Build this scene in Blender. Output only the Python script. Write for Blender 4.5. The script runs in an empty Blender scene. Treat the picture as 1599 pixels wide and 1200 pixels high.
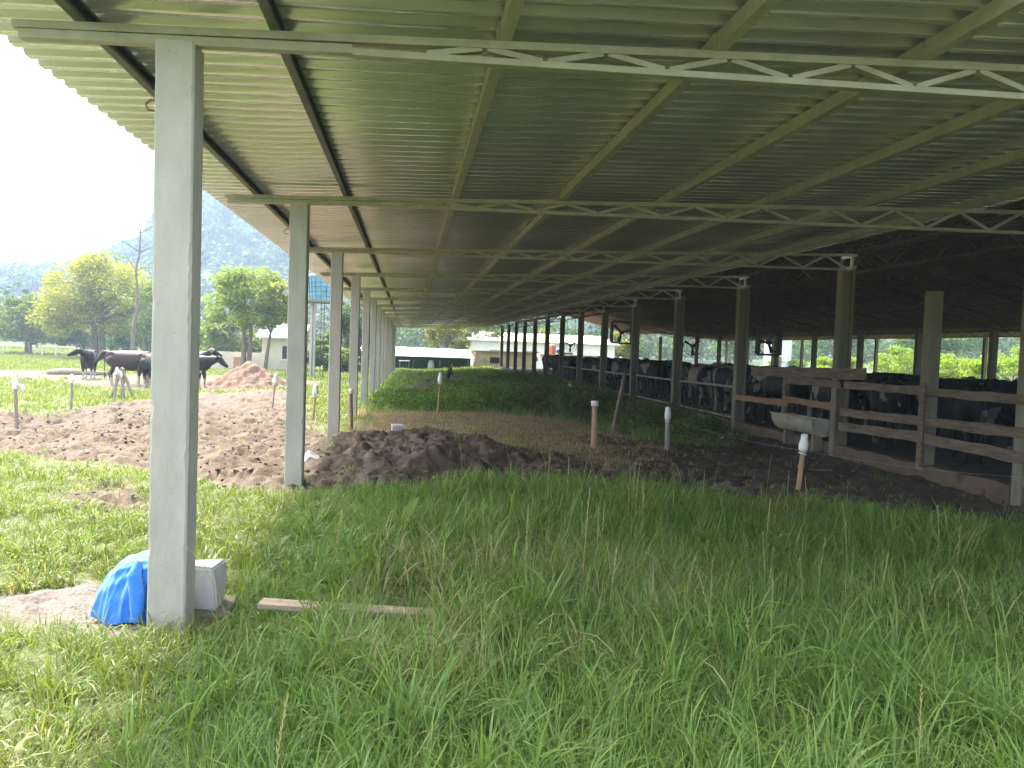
import bpy, bmesh, math, random
import numpy as np
from mathutils import Vector, Matrix
R = math.radians
random.seed(7)
RNG = np.random.default_rng(11)
scene = bpy.context.scene
COL = scene.collection

# ------------------------------------------------------------------ camera
CAM_F, CAM_YAW, CAM_PITCH, CAM_ROLL = 1254.4168, 0.1289, 0.0434, 0.0352
cd = bpy.data.cameras.new('camera')
cd.sensor_fit = 'HORIZONTAL'; cd.sensor_width = 36.0
cd.lens = 36.0 * CAM_F / 1599.0
cd.clip_start = 0.05; cd.clip_end = 6000
cam = bpy.data.objects.new('camera', cd); COL.objects.link(cam)
fw = Vector((math.sin(CAM_YAW)*math.cos(CAM_PITCH), math.cos(CAM_YAW)*math.cos(CAM_PITCH), -math.sin(CAM_PITCH)))
rt = Vector((math.cos(CAM_YAW), -math.sin(CAM_YAW), 0)); up = rt.cross(fw)
r2 = rt*math.cos(CAM_ROLL) + up*math.sin(CAM_ROLL); u2 = -rt*math.sin(CAM_ROLL) + up*math.cos(CAM_ROLL)
mw = Matrix.Identity(4)
for i in range(3):
    mw[i][0] = r2[i]; mw[i][1] = u2[i]; mw[i][2] = -fw[i]
mw[2][3] = 1.6
cam.matrix_world = mw
scene.camera = cam

# ------------------------------------------------------------------ sky, sun, exposure
SUN_AZ, SUN_EL = R(-38), R(58)        # azimuth measured from +Y towards +X
world = bpy.data.worlds.new('World'); scene.world = world; world.use_nodes = True
wn = world.node_tree.nodes; wl = world.node_tree.links
bg = wn['Background']
sky = wn.new('ShaderNodeTexSky'); sky.sky_type = 'NISHITA'; sky.sun_disc = False
sky.sun_elevation = SUN_EL; sky.sun_rotation = SUN_AZ
sky.air_density = 1.0; sky.dust_density = 4.0; sky.ozone_density = 0.6
hsv = wn.new('ShaderNodeHueSaturation'); hsv.inputs['Saturation'].default_value = .45
wl.new(sky.outputs[0], hsv.inputs['Color']); tint = wn.new('ShaderNodeMix'); tint.data_type = 'RGBA'; tint.blend_type = 'MULTIPLY'; tint.inputs[0].default_value = 1
tint.inputs[7].default_value = (1.06, 1.0, .93, 1); wl.new(hsv.outputs[0], tint.inputs[6]); wl.new(tint.outputs[2], bg.inputs[0]); bg.inputs[1].default_value = 0.15
sd = bpy.data.lights.new('sun', 'SUN'); sd.energy = 2.0; sd.angle = R(5); sd.color = (1.0, 0.95, 0.87)
sun = bpy.data.objects.new('sun', sd); COL.objects.link(sun)
sdir = Vector((math.sin(SUN_AZ)*math.cos(SUN_EL), math.cos(SUN_AZ)*math.cos(SUN_EL), math.sin(SUN_EL)))
sun.rotation_euler = sdir.to_track_quat('Z', 'Y').to_euler(); sun.location = (-20, 20, 40)
scene.view_settings.view_transform = 'Standard'; scene.view_settings.look = 'None'
scene.view_settings.exposure = 2.72; scene.view_settings.gamma = 1.0
scene.cycles.max_bounces = 10; scene.cycles.diffuse_bounces = 6; scene.cycles.volume_bounces = 1
scene.cycles.use_denoising = True

# ------------------------------------------------------------------ material helpers
def newmat(name):
    m = bpy.data.materials.new(name); m.use_nodes = True
    nt = m.node_tree; b = nt.nodes['Principled BSDF']
    return m, nt, b
def N(nt, t, **kw):
    n = nt.nodes.new(t)
    for k, v in kw.items():
        if k.startswith('i_'):
            n.inputs[int(k[2:]) if k[2:].isdigit() else k[2:]].default_value = v
        else: setattr(n, k, v)
    return n
def noise_node(nt, scale, detail=4, rough=.55, coord='Object', stretch=None, rnd=False):
    tc = N(nt, 'ShaderNodeTexCoord'); src = tc.outputs[coord]
    if stretch or rnd:
        mp = N(nt, 'ShaderNodeMapping'); nt.links.new(src, mp.inputs[0])
        if stretch: mp.inputs[3].default_value = stretch
        if rnd:
            oi = N(nt, 'ShaderNodeObjectInfo'); mu = N(nt, 'ShaderNodeMath', operation='MULTIPLY', i_1=37.0)
            nt.links.new(oi.outputs['Random'], mu.inputs[0])
            nt.links.new(mu.outputs[0], mp.inputs[1])
        src = mp.outputs[0]
    n = N(nt, 'ShaderNodeTexNoise'); n.inputs['Scale'].default_value = scale
    n.inputs['Detail'].default_value = detail; n.inputs['Roughness'].default_value = rough
    nt.links.new(src, n.inputs['Vector'])
    return n
def ramp(nt, src, stops):
    r = N(nt, 'ShaderNodeValToRGB'); e = r.color_ramp.elements
    e[0].position, e[0].color = stops[0][0], (*stops[0][1], 1)
    e[1].position, e[1].color = stops[-1][0], (*stops[-1][1], 1)
    for p, c in stops[1:-1]:
        x = e.new(p); x.color = (*c, 1)
    nt.links.new(src, r.inputs[0]); return r
def mixc(nt, fac, a, b, mode='MIX'):
    m = N(nt, 'ShaderNodeMix', data_type='RGBA', blend_type=mode)
    for inp, v in ((m.inputs[0], fac), (m.inputs[6], a), (m.inputs[7], b)):
        if hasattr(v, 'is_linked') or hasattr(v, 'links'): nt.links.new(v, inp)
        elif isinstance(v, (int, float)): inp.default_value = v
        else: inp.default_value = (*v, 1)
    return m.outputs[2]
def bumpit(nt, b, src, strength=.4, dist=.02):
    bp = N(nt, 'ShaderNodeBump'); bp.inputs['Strength'].default_value = strength; bp.inputs['Distance'].default_value = dist
    nt.links.new(src, bp.inputs['Height']); nt.links.new(bp.outputs[0], b.inputs['Normal'])
def mottled(name, c1, c2, scale=4, rough=.8, metal=0, bump=.3, bscale=40, bdist=.01, stretch=None, c3=None, s3=1.3, rnd=True, lo=.35, hi=.65):
    m, nt, b = newmat(name)
    n = noise_node(nt, scale, 6, .62, stretch=stretch, rnd=rnd)
    c = ramp(nt, n.outputs[0], [(lo, c1), (hi, c2)]).outputs[0]
    if c3:
        n3 = noise_node(nt, s3, 5, .65, rnd=rnd, stretch=stretch)
        f = ramp(nt, n3.outputs[0], [(.55, (0, 0, 0)), (.68, (1, 1, 1))]).outputs[0]
        c = mixc(nt, f, c, c3)
    nt.links.new(c, b.inputs['Base Color'])
    b.inputs['Roughness'].default_value = rough; b.inputs['Metallic'].default_value = metal
    if bump:
        nb = noise_node(nt, bscale, 5, .6, stretch=stretch); bumpit(nt, b, nb.outputs[0], bump, bdist)
    return m
M = {}
# new precast concrete: pale with pits, faint form streaks and mud splash low down
def concrete(name, c1, c2, stain, top_moss=None):
    m, nt, b = newmat(name)
    n = noise_node(nt, 5, 7, .65, rnd=True, stretch=(1, 1, .35))
    c = ramp(nt, n.outputs[0], [(.3, c1), (.7, c2)]).outputs[0]
    v = noise_node(nt, 55, 3, .5, rnd=True)
    pits = ramp(nt, v.outputs[0], [(.27, (0, 0, 0)), (.33, (1, 1, 1))]).outputs[0]
    c = mixc(nt, pits, tuple(x*.55 for x in c1), c)
    st = noise_node(nt, 1.1, 6, .7, rnd=True, stretch=(2.4, 2.4, .5))
    f = ramp(nt, st.outputs[0], [(.55, (0, 0, 0)), (.75, (1, 1, 1))]).outputs[0]
    c = mixc(nt, mixc(nt, .45, (0, 0, 0), f), c, stain)
    if top_moss:
        tc = N(nt, 'ShaderNodeTexCoord'); sp = N(nt, 'ShaderNodeSeparateXYZ'); nt.links.new(tc.outputs['Object'], sp.inputs[0])
        no = noise_node(nt, 7, 6, .7, rnd=True, stretch=(1, 1, .3))
        ad = N(nt, 'ShaderNodeMath', operation='ADD'); mu = N(nt, 'ShaderNodeMath', operation='MULTIPLY', i_1=.22)
        nt.links.new(sp.outputs[2], mu.inputs[0]); nt.links.new(mu.outputs[0], ad.inputs[0]); nt.links.new(no.outputs[0], ad.inputs[1])
        f2 = ramp(nt, ad.outputs[0], [(.75, (0, 0, 0)), (1.2, (1, 1, 1))]).outputs[0]
        c = mixc(nt, f2, c, top_moss)
    nt.links.new(c, b.inputs['Base Color']); b.inputs['Roughness'].default_value = .88
    nb = noise_node(nt, 90, 5, .65); bumpit(nt, b, nb.outputs[0], .35, .004)
    return m
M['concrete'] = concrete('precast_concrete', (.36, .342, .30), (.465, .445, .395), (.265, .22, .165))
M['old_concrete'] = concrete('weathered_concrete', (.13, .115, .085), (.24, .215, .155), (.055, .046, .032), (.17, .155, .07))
M['block'] = concrete('cast_block', (.36, .36, .35), (.46, .46, .45), (.27, .255, .23))
m, nt, b = newmat('roofing_sheet')
tc = N(nt, 'ShaderNodeTexCoord'); sp = N(nt, 'ShaderNodeSeparateXYZ'); nt.links.new(tc.outputs['Object'], sp.inputs[0])
dv = N(nt, 'ShaderNodeMath', operation='DIVIDE', i_1=.975); nt.links.new(sp.outputs[1], dv.inputs[0]); fl = N(nt, 'ShaderNodeMath', operation='FLOOR'); nt.links.new(dv.outputs[0], fl.inputs[0])
wnz = N(nt, 'ShaderNodeTexWhiteNoise', noise_dimensions='1D'); nt.links.new(fl.outputs[0], wnz.inputs['W'])
c = ramp(nt, wnz.outputs['Value'], [(0, (.72, .70, .665)), (1, (.83, .81, .775))]).outputs[0]
ns = noise_node(nt, .9, 6, .65, stretch=(.5, 1.6, 1)); f = ramp(nt, ns.outputs[0], [(.52, (0, 0, 0)), (.72, (.55, .55, .55))]).outputs[0]
c = mixc(nt, mixc(nt, .55, (0, 0, 0), f), c, (.56, .52, .45)); nt.links.new(c, b.inputs['Base Color']); b.inputs['Metallic'].default_value = .62
b.inputs['Roughness'].default_value = .25
M['sheet'] = m
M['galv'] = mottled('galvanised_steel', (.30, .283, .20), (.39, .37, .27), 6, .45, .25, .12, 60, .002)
M['shadesteel'] = mottled('shade_toned_steel', (.07, .068, .06), (.11, .105, .095), 6, .5, .2, .1)  # purlin steel darkened to paint in the shade inside the channels
M['darksteel'] = mottled('dark_steel', (.055, .04, .032), (.10, .065, .045), 5, .7, .2, .2, 40, .003)
M['oldroof'] = mottled('old_roof_tile', (.13, .072, .05), (.21, .115, .078), 2.2, .85, 0, .5, 14, .02, c3=(.12, .08, .06))
M['wood'] = mottled('grey_board', (.095, .065, .04), (.20, .145, .095), 3, .85, 0, .6, 30, .008, stretch=(9, 1.0, 9), c3=(.05, .035, .024), s3=2.2)
M['redwood'] = mottled('brown_board', (.17, .09, .05), (.25, .14, .08), 3, .85, 0, .5, 30, .006, stretch=(9, 1.0, 9), c3=(.20, .12, .08))
M['stake'] = mottled('stake_wood', (.30, .19, .11), (.42, .28, .17), 5, .85, 0, .4, 40, .004, stretch=(8, 8, 1))
M['greystake'] = mottled('old_stake_wood', (.22, .19, .15), (.34, .30, .25), 5, .85, 0, .4, 40, .004, stretch=(8, 8, 1))
M['plank'] = mottled('weathered_plank', (.33, .25, .19), (.45, .36, .28), 4, .85, 0, .4, 40, .004, stretch=(1, 12, 12))
M['plastic'] = mottled('white_plastic', (.68, .68, .66), (.80, .80, .78), 9, .45, 0, .08, 30, .002, c3=(.60, .58, .52))
M['kerb'] = mottled('muddy_concrete', (.085, .056, .034), (.155, .108, .068), 2.5, .9, 0, .5, 18, .015, c3=(.05, .034, .023), s3=2.5)
M['redpile'] = mottled('red_rubble', (.115, .068, .047), (.19, .125, .09), 5, .95, 0, .6, 14, .05, c3=(.26, .20, .165), s3=7)
M['bark'] = mottled('bark', (.12, .095, .075), (.22, .18, .145), 4, .95, 0, .7, 14, .03, stretch=(3, 3, .6))
M['trough'] = mottled('grey_plastic_drum', (.27, .245, .19), (.38, .35, .28), 3, .6, 0, .2, 20, .006, c3=(.15, .125, .09), s3=2.5)
M['wire'] = mottled('fence_wire', (.34, .34, .33), (.42, .42, .41), 5, .4, .3, 0)
M['rust'] = mottled('rusty_bar', (.16, .085, .055), (.24, .13, .08), 9, .85, .2, .3, 60, .002)
M['black'] = mottled('black_plastic', (.012, .012, .013), (.025, .025, .026), 6, .5, 0, .1)
M['tank'] = mottled('blue_tank', (.07, .22, .32), (.14, .34, .44), 1.5, .45, 0, .1, 9, .01)
M['net'] = mottled('dark_mesh', (.03, .05, .06), (.05, .07, .08), 5, .8, 0, 0)
M['white'] = mottled('white_wall', (.70, .70, .68), (.80, .80, .78), 1.2, .85, 0, .2, 20, .01)
M['whiteroof'] = mottled('white_roof', (.72, .71, .69), (.82, .81, .79), .8, .7, 0, .2, 8, .02, c3=(.5, .44, .4), s3=.9)
M['beige'] = mottled('beige_block_wall', (.46, .38, .26), (.56, .47, .33), 1.2, .9, 0, .3, 9, .02, c3=(.36, .27, .17), s3=.7)
M['greencloth'] = mottled('green_screen', (.035, .09, .06), (.055, .13, .085), 2, .85, 0, .3, 8, .03)
M['paleplaster'] = mottled('pale_plaster', (.50, .45, .37), (.60, .55, .46), .9, .9, 0, .2, 10, .02, c3=(.42, .36, .29), s3=.6)
M['tile'] = mottled('clay_tile', (.34, .17, .10), (.46, .26, .17), 2, .85, 0, .5, 8, .05)
M['silo'] = mottled('silo_steel', (.60, .61, .63), (.70, .71, .73), 1.5, .4, .35, 0)
M['beam'] = mottled('beige_paint', (.50, .36, .24), (.58, .43, .29), 2, .7, 0, .1)
M['blue'] = mottled('blue_drum_plastic', (.02, .07, .26), (.035, .10, .34), 2, .45, 0, 0)
M['orange'] = mottled('orange_paint', (.42, .12, .06), (.5, .16, .08), 2, .6, 0, 0)
M['red'] = mottled('red_paint', (.45, .03, .03), (.55, .05, .04), 2, .55, 0, 0)
M['dark'] = mottled('dark_opening', (.015, .014, .013), (.03, .028, .025), 2, .9, 0, 0)
M['skin'] = mottled('skin', (.36, .2, .135), (.42, .24, .165), 8, .6, 0, .05)
M['shirt'] = mottled('dark_shirt', (.018, .018, .022), (.03, .03, .036), 6, .9, 0, .3, 30, .01)
M['jeans'] = mottled('navy_trousers', (.02, .03, .06), (.035, .05, .09), 6, .9, 0, .3, 30, .01)
M['cap'] = mottled('grey_cap', (.10, .09, .085), (.15, .14, .13), 6, .9, 0, .2, 50, .004)
# blue cloth
m, nt, b = newmat('blue_cloth')
n = noise_node(nt, 9, 5, .6)
c = ramp(nt, n.outputs[0], [(.3, (.012, .16, .62)), (.7, (.022, .22, .74))]).outputs[0]
nt.links.new(c, b.inputs['Base Color']); b.inputs['Roughness'].default_value = .7
b.inputs['Sheen Weight'].default_value = .3
nb = noise_node(nt, 16, 5, .55, stretch=(1, 1, .45)); bumpit(nt, b, nb.outputs[0], .7, .03)
M['cloth'] = m
# leaves and grass: per-leaf hue comes from the 'Col' attribute
def leafmat(name, transl=.4, rough=.5, tint=(1, 1, 1)):
    m, nt, b = newmat(name)
    a = N(nt, 'ShaderNodeAttribute', attribute_name='Col')
    col = mixc(nt, 1.0, a.outputs['Color'], tint, 'MULTIPLY')
    nt.links.new(col, b.inputs['Base Color']); b.inputs['Roughness'].default_value = rough
    b.inputs['Specular IOR Level'].default_value = .35
    tr = N(nt, 'ShaderNodeBsdfTranslucent')
    tcol = mixc(nt, 1.0, col, (1.2, 1.25, .5), 'MULTIPLY'); nt.links.new(tcol, tr.inputs[0])
    mx = N(nt, 'ShaderNodeMixShader'); mx.inputs[0].default_value = transl
    nt.links.new(b.outputs[0], mx.inputs[1]); nt.links.new(tr.outputs[0], mx.inputs[2])
    nt.links.new(mx.outputs[0], nt.nodes['Material Output'].inputs[0])
    return m
M['grass'] = leafmat('grass_blade', .38, .42)
M['leaf'] = leafmat('leaf', .5, .55)
# cow coats
def coat(name, thr, legs_white, dark=(.007, .0065, .007), brown=None):
    m, nt, b = newmat(name)
    n = noise_node(nt, 1.7, 1.5, .4, rnd=True)
    f = ramp(nt, n.outputs[0], [(thr, (0, 0, 0)), (thr+.012, (1, 1, 1))]).outputs[0]
    if legs_white:
        tc = N(nt, 'ShaderNodeTexCoord'); sp = N(nt, 'ShaderNodeSeparateXYZ'); nt.links.new(tc.outputs['Object'], sp.inputs[0])
        nz = noise_node(nt, 4, 2, .5, rnd=True); mu = N(nt, 'ShaderNodeMath', operation='MULTIPLY', i_1=.5)
        nt.links.new(nz.outputs[0], mu.inputs[0])
        ad = N(nt, 'ShaderNodeMath', operation='ADD'); nt.links.new(sp.outputs[2], ad.inputs[0]); nt.links.new(mu.outputs[0], ad.inputs[1])
        f2 = ramp(nt, ad.outputs[0], [(legs_white+.22, (1, 1, 1)), (legs_white+.26, (0, 0, 0))]).outputs[0]
        f = mixc(nt, 1.0, f, f2, 'LIGHTEN')
    fin = noise_node(nt, 14, 4, .6)
    white = ramp(nt, fin.outputs[0], [(.3, (.30, .25, .20)), (.7, (.48, .43, .37))]).outputs[0]
    dk = ramp(nt, fin.outputs[0], [(.3, dark), (.7, brown or tuple(x*1.9 for x in dark))]).outputs[0]
    nt.links.new(mixc(nt, f, dk, white), b.inputs['Base Color']); b.inputs['Roughness'].default_value = .55
    b.inputs['Specular IOR Level'].default_value = .3
    nb = noise_node(nt, 45, 4, .6, stretch=(.4, 1, 1)); bumpit(nt, b, nb.outputs[0], .25, .006)
    return m
M['coat_black'] = coat('black_coat', .72, .36)
M['coat_patch'] = coat('patched_coat', .545, None)
M['coat_dark'] = coat('dark_coat', .66, None)
M['coat_white'] = coat('pale_patched_coat', .48, None)
for k_ in ('coat_patch', 'coat_dark', 'coat_white'):
    for nd in M[k_].node_tree.nodes:
        if nd.type == 'VALTORGB' and nd.color_ramp.elements[1].color[0] > .45 and nd.color_ramp.elements[0].color[0] > .2:
            nd.color_ramp.elements[0].color = (.15, .125, .1, 1); nd.color_ramp.elements[1].color = (.29, .255, .215, 1)
M['coat_brown'] = coat('brown_black_coat', .74, .34, (.022, .015, .013), (.06, .035, .03))

# ------------------------------------------------------------------ mesh helpers
class MB:
    def __init__(s): s.v = []; s.f = []
    def add(s, vs, fs):
        o = len(s.v); s.v += [tuple(v) for v in vs]; s.f += [tuple(i+o for i in f) for f in fs]; return s
    def box(s, lo, hi):
        x0, y0, z0 = lo; x1, y1, z1 = hi
        return s.add([(x0,y0,z0),(x1,y0,z0),(x1,y1,z0),(x0,y1,z0),(x0,y0,z1),(x1,y0,z1),(x1,y1,z1),(x0,y1,z1)],
                     [(0,3,2,1),(4,5,6,7),(0,1,5,4),(1,2,6,5),(2,3,7,6),(3,0,4,7)])
    def bar(s, p0, p1, w, h, upv=(0, 0, 1)):
        p0, p1 = Vector(p0), Vector(p1); d = (p1-p0).normalized(); u = Vector(upv)
        if abs(d.dot(u)) > .98: u = Vector((0, 1, 0))
        sx = d.cross(u).normalized(); u = sx.cross(d).normalized()
        vs = [p+sx*a*w/2+u*b_*h/2 for p in (p0, p1) for a, b_ in ((-1,-1),(1,-1),(1,1),(-1,1))]
        return s.add(vs, [(0,1,2,3),(7,6,5,4),(0,4,5,1),(1,5,6,2),(2,6,7,3),(3,7,4,0)])
    def tube(s, pts, rad, n=10, cap=True, flat=None):
        pts = [Vector(p) for p in pts]; rad = rad if isinstance(rad, (list, tuple)) else [rad]*len(pts)
        o = len(s.v); prev = None
        for i, p in enumerate(pts):
            d = (pts[min(i+1, len(pts)-1)]-pts[max(i-1, 0)]).normalized()
            if prev is None:
                a = Vector((0, 0, 1)) if abs(d.z) < .9 else Vector((1, 0, 0)); sx = d.cross(a).normalized()
            else: sx = (prev-d*prev.dot(d)).normalized()
            prev = sx; sy = d.cross(sx)
            r = rad[i]; ra, rb = r if isinstance(r, tuple) else (r, r)
            s.v += [tuple(p+sx*math.cos(t)*ra+sy*math.sin(t)*rb) for t in (2*math.pi*k/n for k in range(n))]
        for i in range(len(pts)-1):
            for k in range(n):
                a, b_ = o+i*n+k, o+i*n+(k+1) % n
                s.f.append((a, b_, b_+n, a+n))
        if cap:
            s.f.append(tuple(o+k for k in reversed(range(n)))); e = o+(len(pts)-1)*n; s.f.append(tuple(e+k for k in range(n)))
        return s
    def ball(s, c, r, n=12, rings=8, rot=None):
        c = Vector(c); r = r if isinstance(r, (tuple, list)) else (r, r, r); o = len(s.v)
        rot = rot or Matrix.Identity(3)
        for i in range(rings+1):
            ph = math.pi*i/rings
            for k in range(n):
                t = 2*math.pi*k/n
                s.v.append(tuple(c+rot@Vector((r[0]*math.sin(ph)*math.cos(t), r[1]*math.sin(ph)*math.sin(t), r[2]*math.cos(ph)))))
        for i in range(rings):
            for k in range(n):
                a, b_ = o+i*n+k, o+i*n+(k+1) % n
                s.f.append((a, a+n, b_+n, b_))
        return s
    def limb(s, pts, rad, n=12):
        s.tube(pts, rad, n)
        for i in range(len(pts)):
            r = rad[i] if isinstance(rad, (list, tuple)) else rad
            s.ball(pts[i], max(r) if isinstance(r, tuple) else r, n, 8)
        return s
    def lathe(s, prof, c=(0, 0, 0), n=18):
        o = len(s.v)
        for r, z in prof:
            s.v += [(c[0]+r*math.cos(2*math.pi*k/n), c[1]+r*math.sin(2*math.pi*k/n), c[2]+z) for k in range(n)]
        for i in range(len(prof)-1):
            for k in range(n):
                a, b_ = o+i*n+k, o+i*n+(k+1) % n
                s.f.append((a, b_, b_+n, a+n))
        s.f.append(tuple(o+k for k in reversed(range(n)))); e = o+(len(prof)-1)*n; s.f.append(tuple(e+k for k in range(n)))
        return s
    def mesh(s, name, bevel=0, smooth=False):
        me = bpy.data.meshes.new(name); me.from_pydata(s.v, [], s.f); me.validate()
        bm = bmesh.new(); bm.from_mesh(me)
        bmesh.ops.recalc_face_normals(bm, faces=bm.faces)
        if bevel:
            es = [e for e in bm.edges if len(e.link_faces) == 2 and e.calc_face_angle(0) > .8]
            bmesh.ops.bevel(bm, geom=es, offset=bevel, segments=2, affect='EDGES', clamp_overlap=True)
        bm.to_mesh(me); bm.free()
        if smooth:
            for p in me.polygons: p.use_smooth = True
        return me
    def build(s, name, mat, parent=None, bevel=0, smooth=False, loc=None):
        return put(name, s.mesh(name, bevel, smooth), mat, parent, loc)
def put(name, me, mat, parent=None, loc=None):
    o = bpy.data.objects.new(name, me); COL.objects.link(o)
    if mat is not None:
        me.materials.clear(); me.materials.append(mat)
    if parent: o.parent = parent
    if loc is not None: o.location = loc
    return o
def remesh(mb, name, voxel, it=4, fac=.5):
    o = put(name, mb.mesh(name), None)
    a = o.modifiers.new('r', 'REMESH'); a.mode = 'VOXEL'; a.voxel_size = voxel; a.use_smooth_shade = True
    b = o.modifiers.new('s', 'SMOOTH'); b.iterations = it; b.factor = fac
    dg = bpy.context.evaluated_depsgraph_get()
    me = bpy.data.meshes.new_from_object(o.evaluated_get(dg)); old = o.data
    bpy.data.objects.remove(o); bpy.data.meshes.remove(old)
    for p in me.polygons: p.use_smooth = True
    me.name = name
    return me
def npmesh(name, V, F, colors=None, smooth=False):
    me = bpy.data.meshes.new(name); V = np.asarray(V, np.float32); F = np.asarray(F, np.int32)
    k = F.shape[1]
    me.vertices.add(len(V)); me.vertices.foreach_set('co', V.ravel())
    me.loops.add(F.size); me.loops.foreach_set('vertex_index', F.ravel())
    me.polygons.add(len(F)); me.polygons.foreach_set('loop_start', np.arange(0, F.size, k, dtype=np.int32))
    me.polygons.foreach_set('loop_total', np.full(len(F), k, np.int32))
    if smooth: me.polygons.foreach_set('use_smooth', np.ones(len(F), bool))
    me.update(calc_edges=True)
    if colors is not None:
        at = me.attributes.new('Col', 'FLOAT_COLOR', 'POINT')
        c = np.ones((len(V), 4), np.float32); c[:, :colors.shape[1]] = colors
        at.data.foreach_set('color', c.ravel())
    return me
def tag(o, label=None, cat=None, group=None, kind=None):
    if label: o['label'] = label
    if cat: o['category'] = cat
    if group: o['group'] = group
    if kind: o['kind'] = kind
    return o
def thing(name, label, cat, loc=(0, 0, 0), rz=0, group=None):
    o = bpy.data.objects.new(name, None); COL.objects.link(o); o.location = loc; o.rotation_euler = (0, 0, rz)
    return tag(o, label, cat, group)
def dup(root, loc, rz=0, label=None, group=None):
    r = root.copy(); COL.objects.link(r); r.location = loc; r.rotation_euler = (0, 0, rz)
    if label: r['label'] = label
    if group: r['group'] = group
    for ch in list(root.children):
        c = ch.copy(); COL.objects.link(c); c.parent = r
        for g in ch.children:
            d = g.copy(); COL.objects.link(d); d.parent = c
    return r

# ------------------------------------------------------------------ numpy noise and ground shape
def vnoise(x, y, seed=0):
    x = np.asarray(x, float); y = np.asarray(y, float)
    xi = np.floor(x).astype(np.int64); yi = np.floor(y).astype(np.int64); xf = x-xi; yf = y-yi
    def h(a, b):
        n = (a*374761393+b*668265263+seed*1274126177) & 0x7fffffff
        n = ((n ^ (n >> 13))*1274126177) & 0x7fffffff
        n = (n ^ (n >> 16)) & 0xffff
        return n/65535.0
    u = xf*xf*(3-2*xf); v = yf*yf*(3-2*yf)
    return (h(xi, yi)*(1-u)+h(xi+1, yi)*u)*(1-v)+(h(xi, yi+1)*(1-u)+h(xi+1, yi+1)*u)*v
def fbm(x, y, seed=0, oct=4, g=.5):
    t = 0; a = 1; s = 0
    for i in range(oct):
        t = t+a*vnoise(x*2**i+i*17.3, y*2**i-i*9.1, seed+i); s += a; a *= g
    return t/s
def ridged(x, y, seed=0, oct=4):
    t = 0; a = 1; s = 0
    for i in range(oct):
        t = t+a*(1-np.abs(2*vnoise(x*2**i+i*7.7, y*2**i+i*3.1, seed+i)-1)); s += a; a *= .5
    return t/s
def sstep(a, b, x):
    t = np.clip((np.asarray(x, float)-a)/(b-a), 0, 1); return t*t*(3-2*t)
def sdf(poly, X, Y):
    P = np.array(poly, float); n = len(P); d = np.full(np.shape(X), 1e9); ins = np.zeros(np.shape(X), bool)
    for i in range(n):
        ax, ay = P[i]; bx, by = P[(i+1) % n]; ex, ey = bx-ax, by-ay
        t = np.clip(((X-ax)*ex+(Y-ay)*ey)/(ex*ex+ey*ey), 0, 1)
        d = np.minimum(d, np.hypot(X-ax-t*ex, Y-ay-t*ey))
        c = ((ay > Y) != (by > Y)) & (X < (bx-ax)*(Y-ay)/((by-ay) if by != ay else 1e-9)+ax)
        ins ^= c
    return np.where(ins, -d, d)
def zone(poly, X, Y, soft=.35, wob=.6, ws=1.1, seed=3):
    d = sdf(poly, X, Y)+(fbm(X*ws, Y*ws, seed, 4)-.5)*2*wob
    return 1-sstep(-soft, soft, d)
Z_MUD = [(-13, 13.5), (-10, 15.5), (-7.6, 17.8), (-7.5, 21.5), (-6.6, 25.5), (-5, 30), (-3.6, 28), (-3.0, 22), (-2.3, 18.5), (-1.9, 16.5), (-1.2, 15.2), (-.2, 15.2), (.75, 14.7), (1.75, 13.4), (2.9, 11.9),
         (4.8, 11.0), (6.4, 10.9), (6.4, 8.3), (5.2, 8.7), (3.6, 9.3), (2.4, 9.6), (1.3, 9.5), (.1, 9.0), (-1.1, 8.9), (-2.4, 9.9), (-3.4, 10.4), (-4.2, 10.9), (-5.5, 11.5), (-8, 11.8), (-13, 11.8)]
Z_HEAP = [(-1.45, 12.6), (-.8, 14.2), (.6, 14.3), (1.5, 13.2), (1.55, 11.4), (.7, 10.6), (-.1, 10.1), (-1.1, 10.0)]
Z_PATCH = [(-3.3, 8.4), (-3.5, 9.4), (-3, 9.5), (-2.45, 7.8), (-2.8, 7.5)]
Z_STRAW = [(-1.1, 15), (-1.2, 20.6), (1.4, 22), (4.3, 20.5), (4.6, 16), (4.0, 12.0), (2.9, 11), (1.6, 13.2), (.7, 14.7)]
Z_DARK = [(3.4, 16.6), (5, 16), (6.6, 15.6), (7.4, 17.5), (8.3, 17.5), (8.3, 6.7), (7.6, 7.4), (6.7, 8.3), (6.1, 8.7), (5.6, 9.0), (4.9, 9.6), (3.4, 11.4), (3.6, 14)]
Z_WEED = [(-1.0, 21), (-.5, 26), (-.35, 31), (1.6, 34.5), (2.2, 44), (5.5, 50), (7.6, 50), (7.75, 18.2), (6.6, 16.8), (5.9, 16), (4.9, 17.5), (4.5, 20.5), (2.6, 22.6), (.3, 21.8)]
Z_GRAVEL = [(-2.5, 4.95), (-2.0, 5.4), (-1.6, 5.3), (-1.15, 4.9), (-1.1, 4.5), (-1.5, 4.42), (-2.1, 4.6)]
Z_YARD = [(-30, 40), (-16, 44), (-9, 46), (-4.5, 41), (-4, 33), (-5, 30), (-8, 27.5), (-10.5, 28.5), (-13, 32), (-22, 36)]
Z_PATH = [(-.5, 34), (.4, 46), (2.6, 60), (3.4, 60), (2.6, 46), (1.7, 35.5)]
def base_z(X, Y):
    left = -.0105*np.clip(Y-8, 0, 66); t = sstep(1, 7.6, X)
    z = left*(1-t)-.25*t
    s = sstep(76, 95, Y); z = z*(1-s)-.7*s
    z = z*(1-sstep(24, 34, X))+(-.35)*sstep(24, 34, X)
    z = z-.55*np.exp(-((X-2.3)**2+(Y-47)**2)/1.4**2)
    return z
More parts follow.
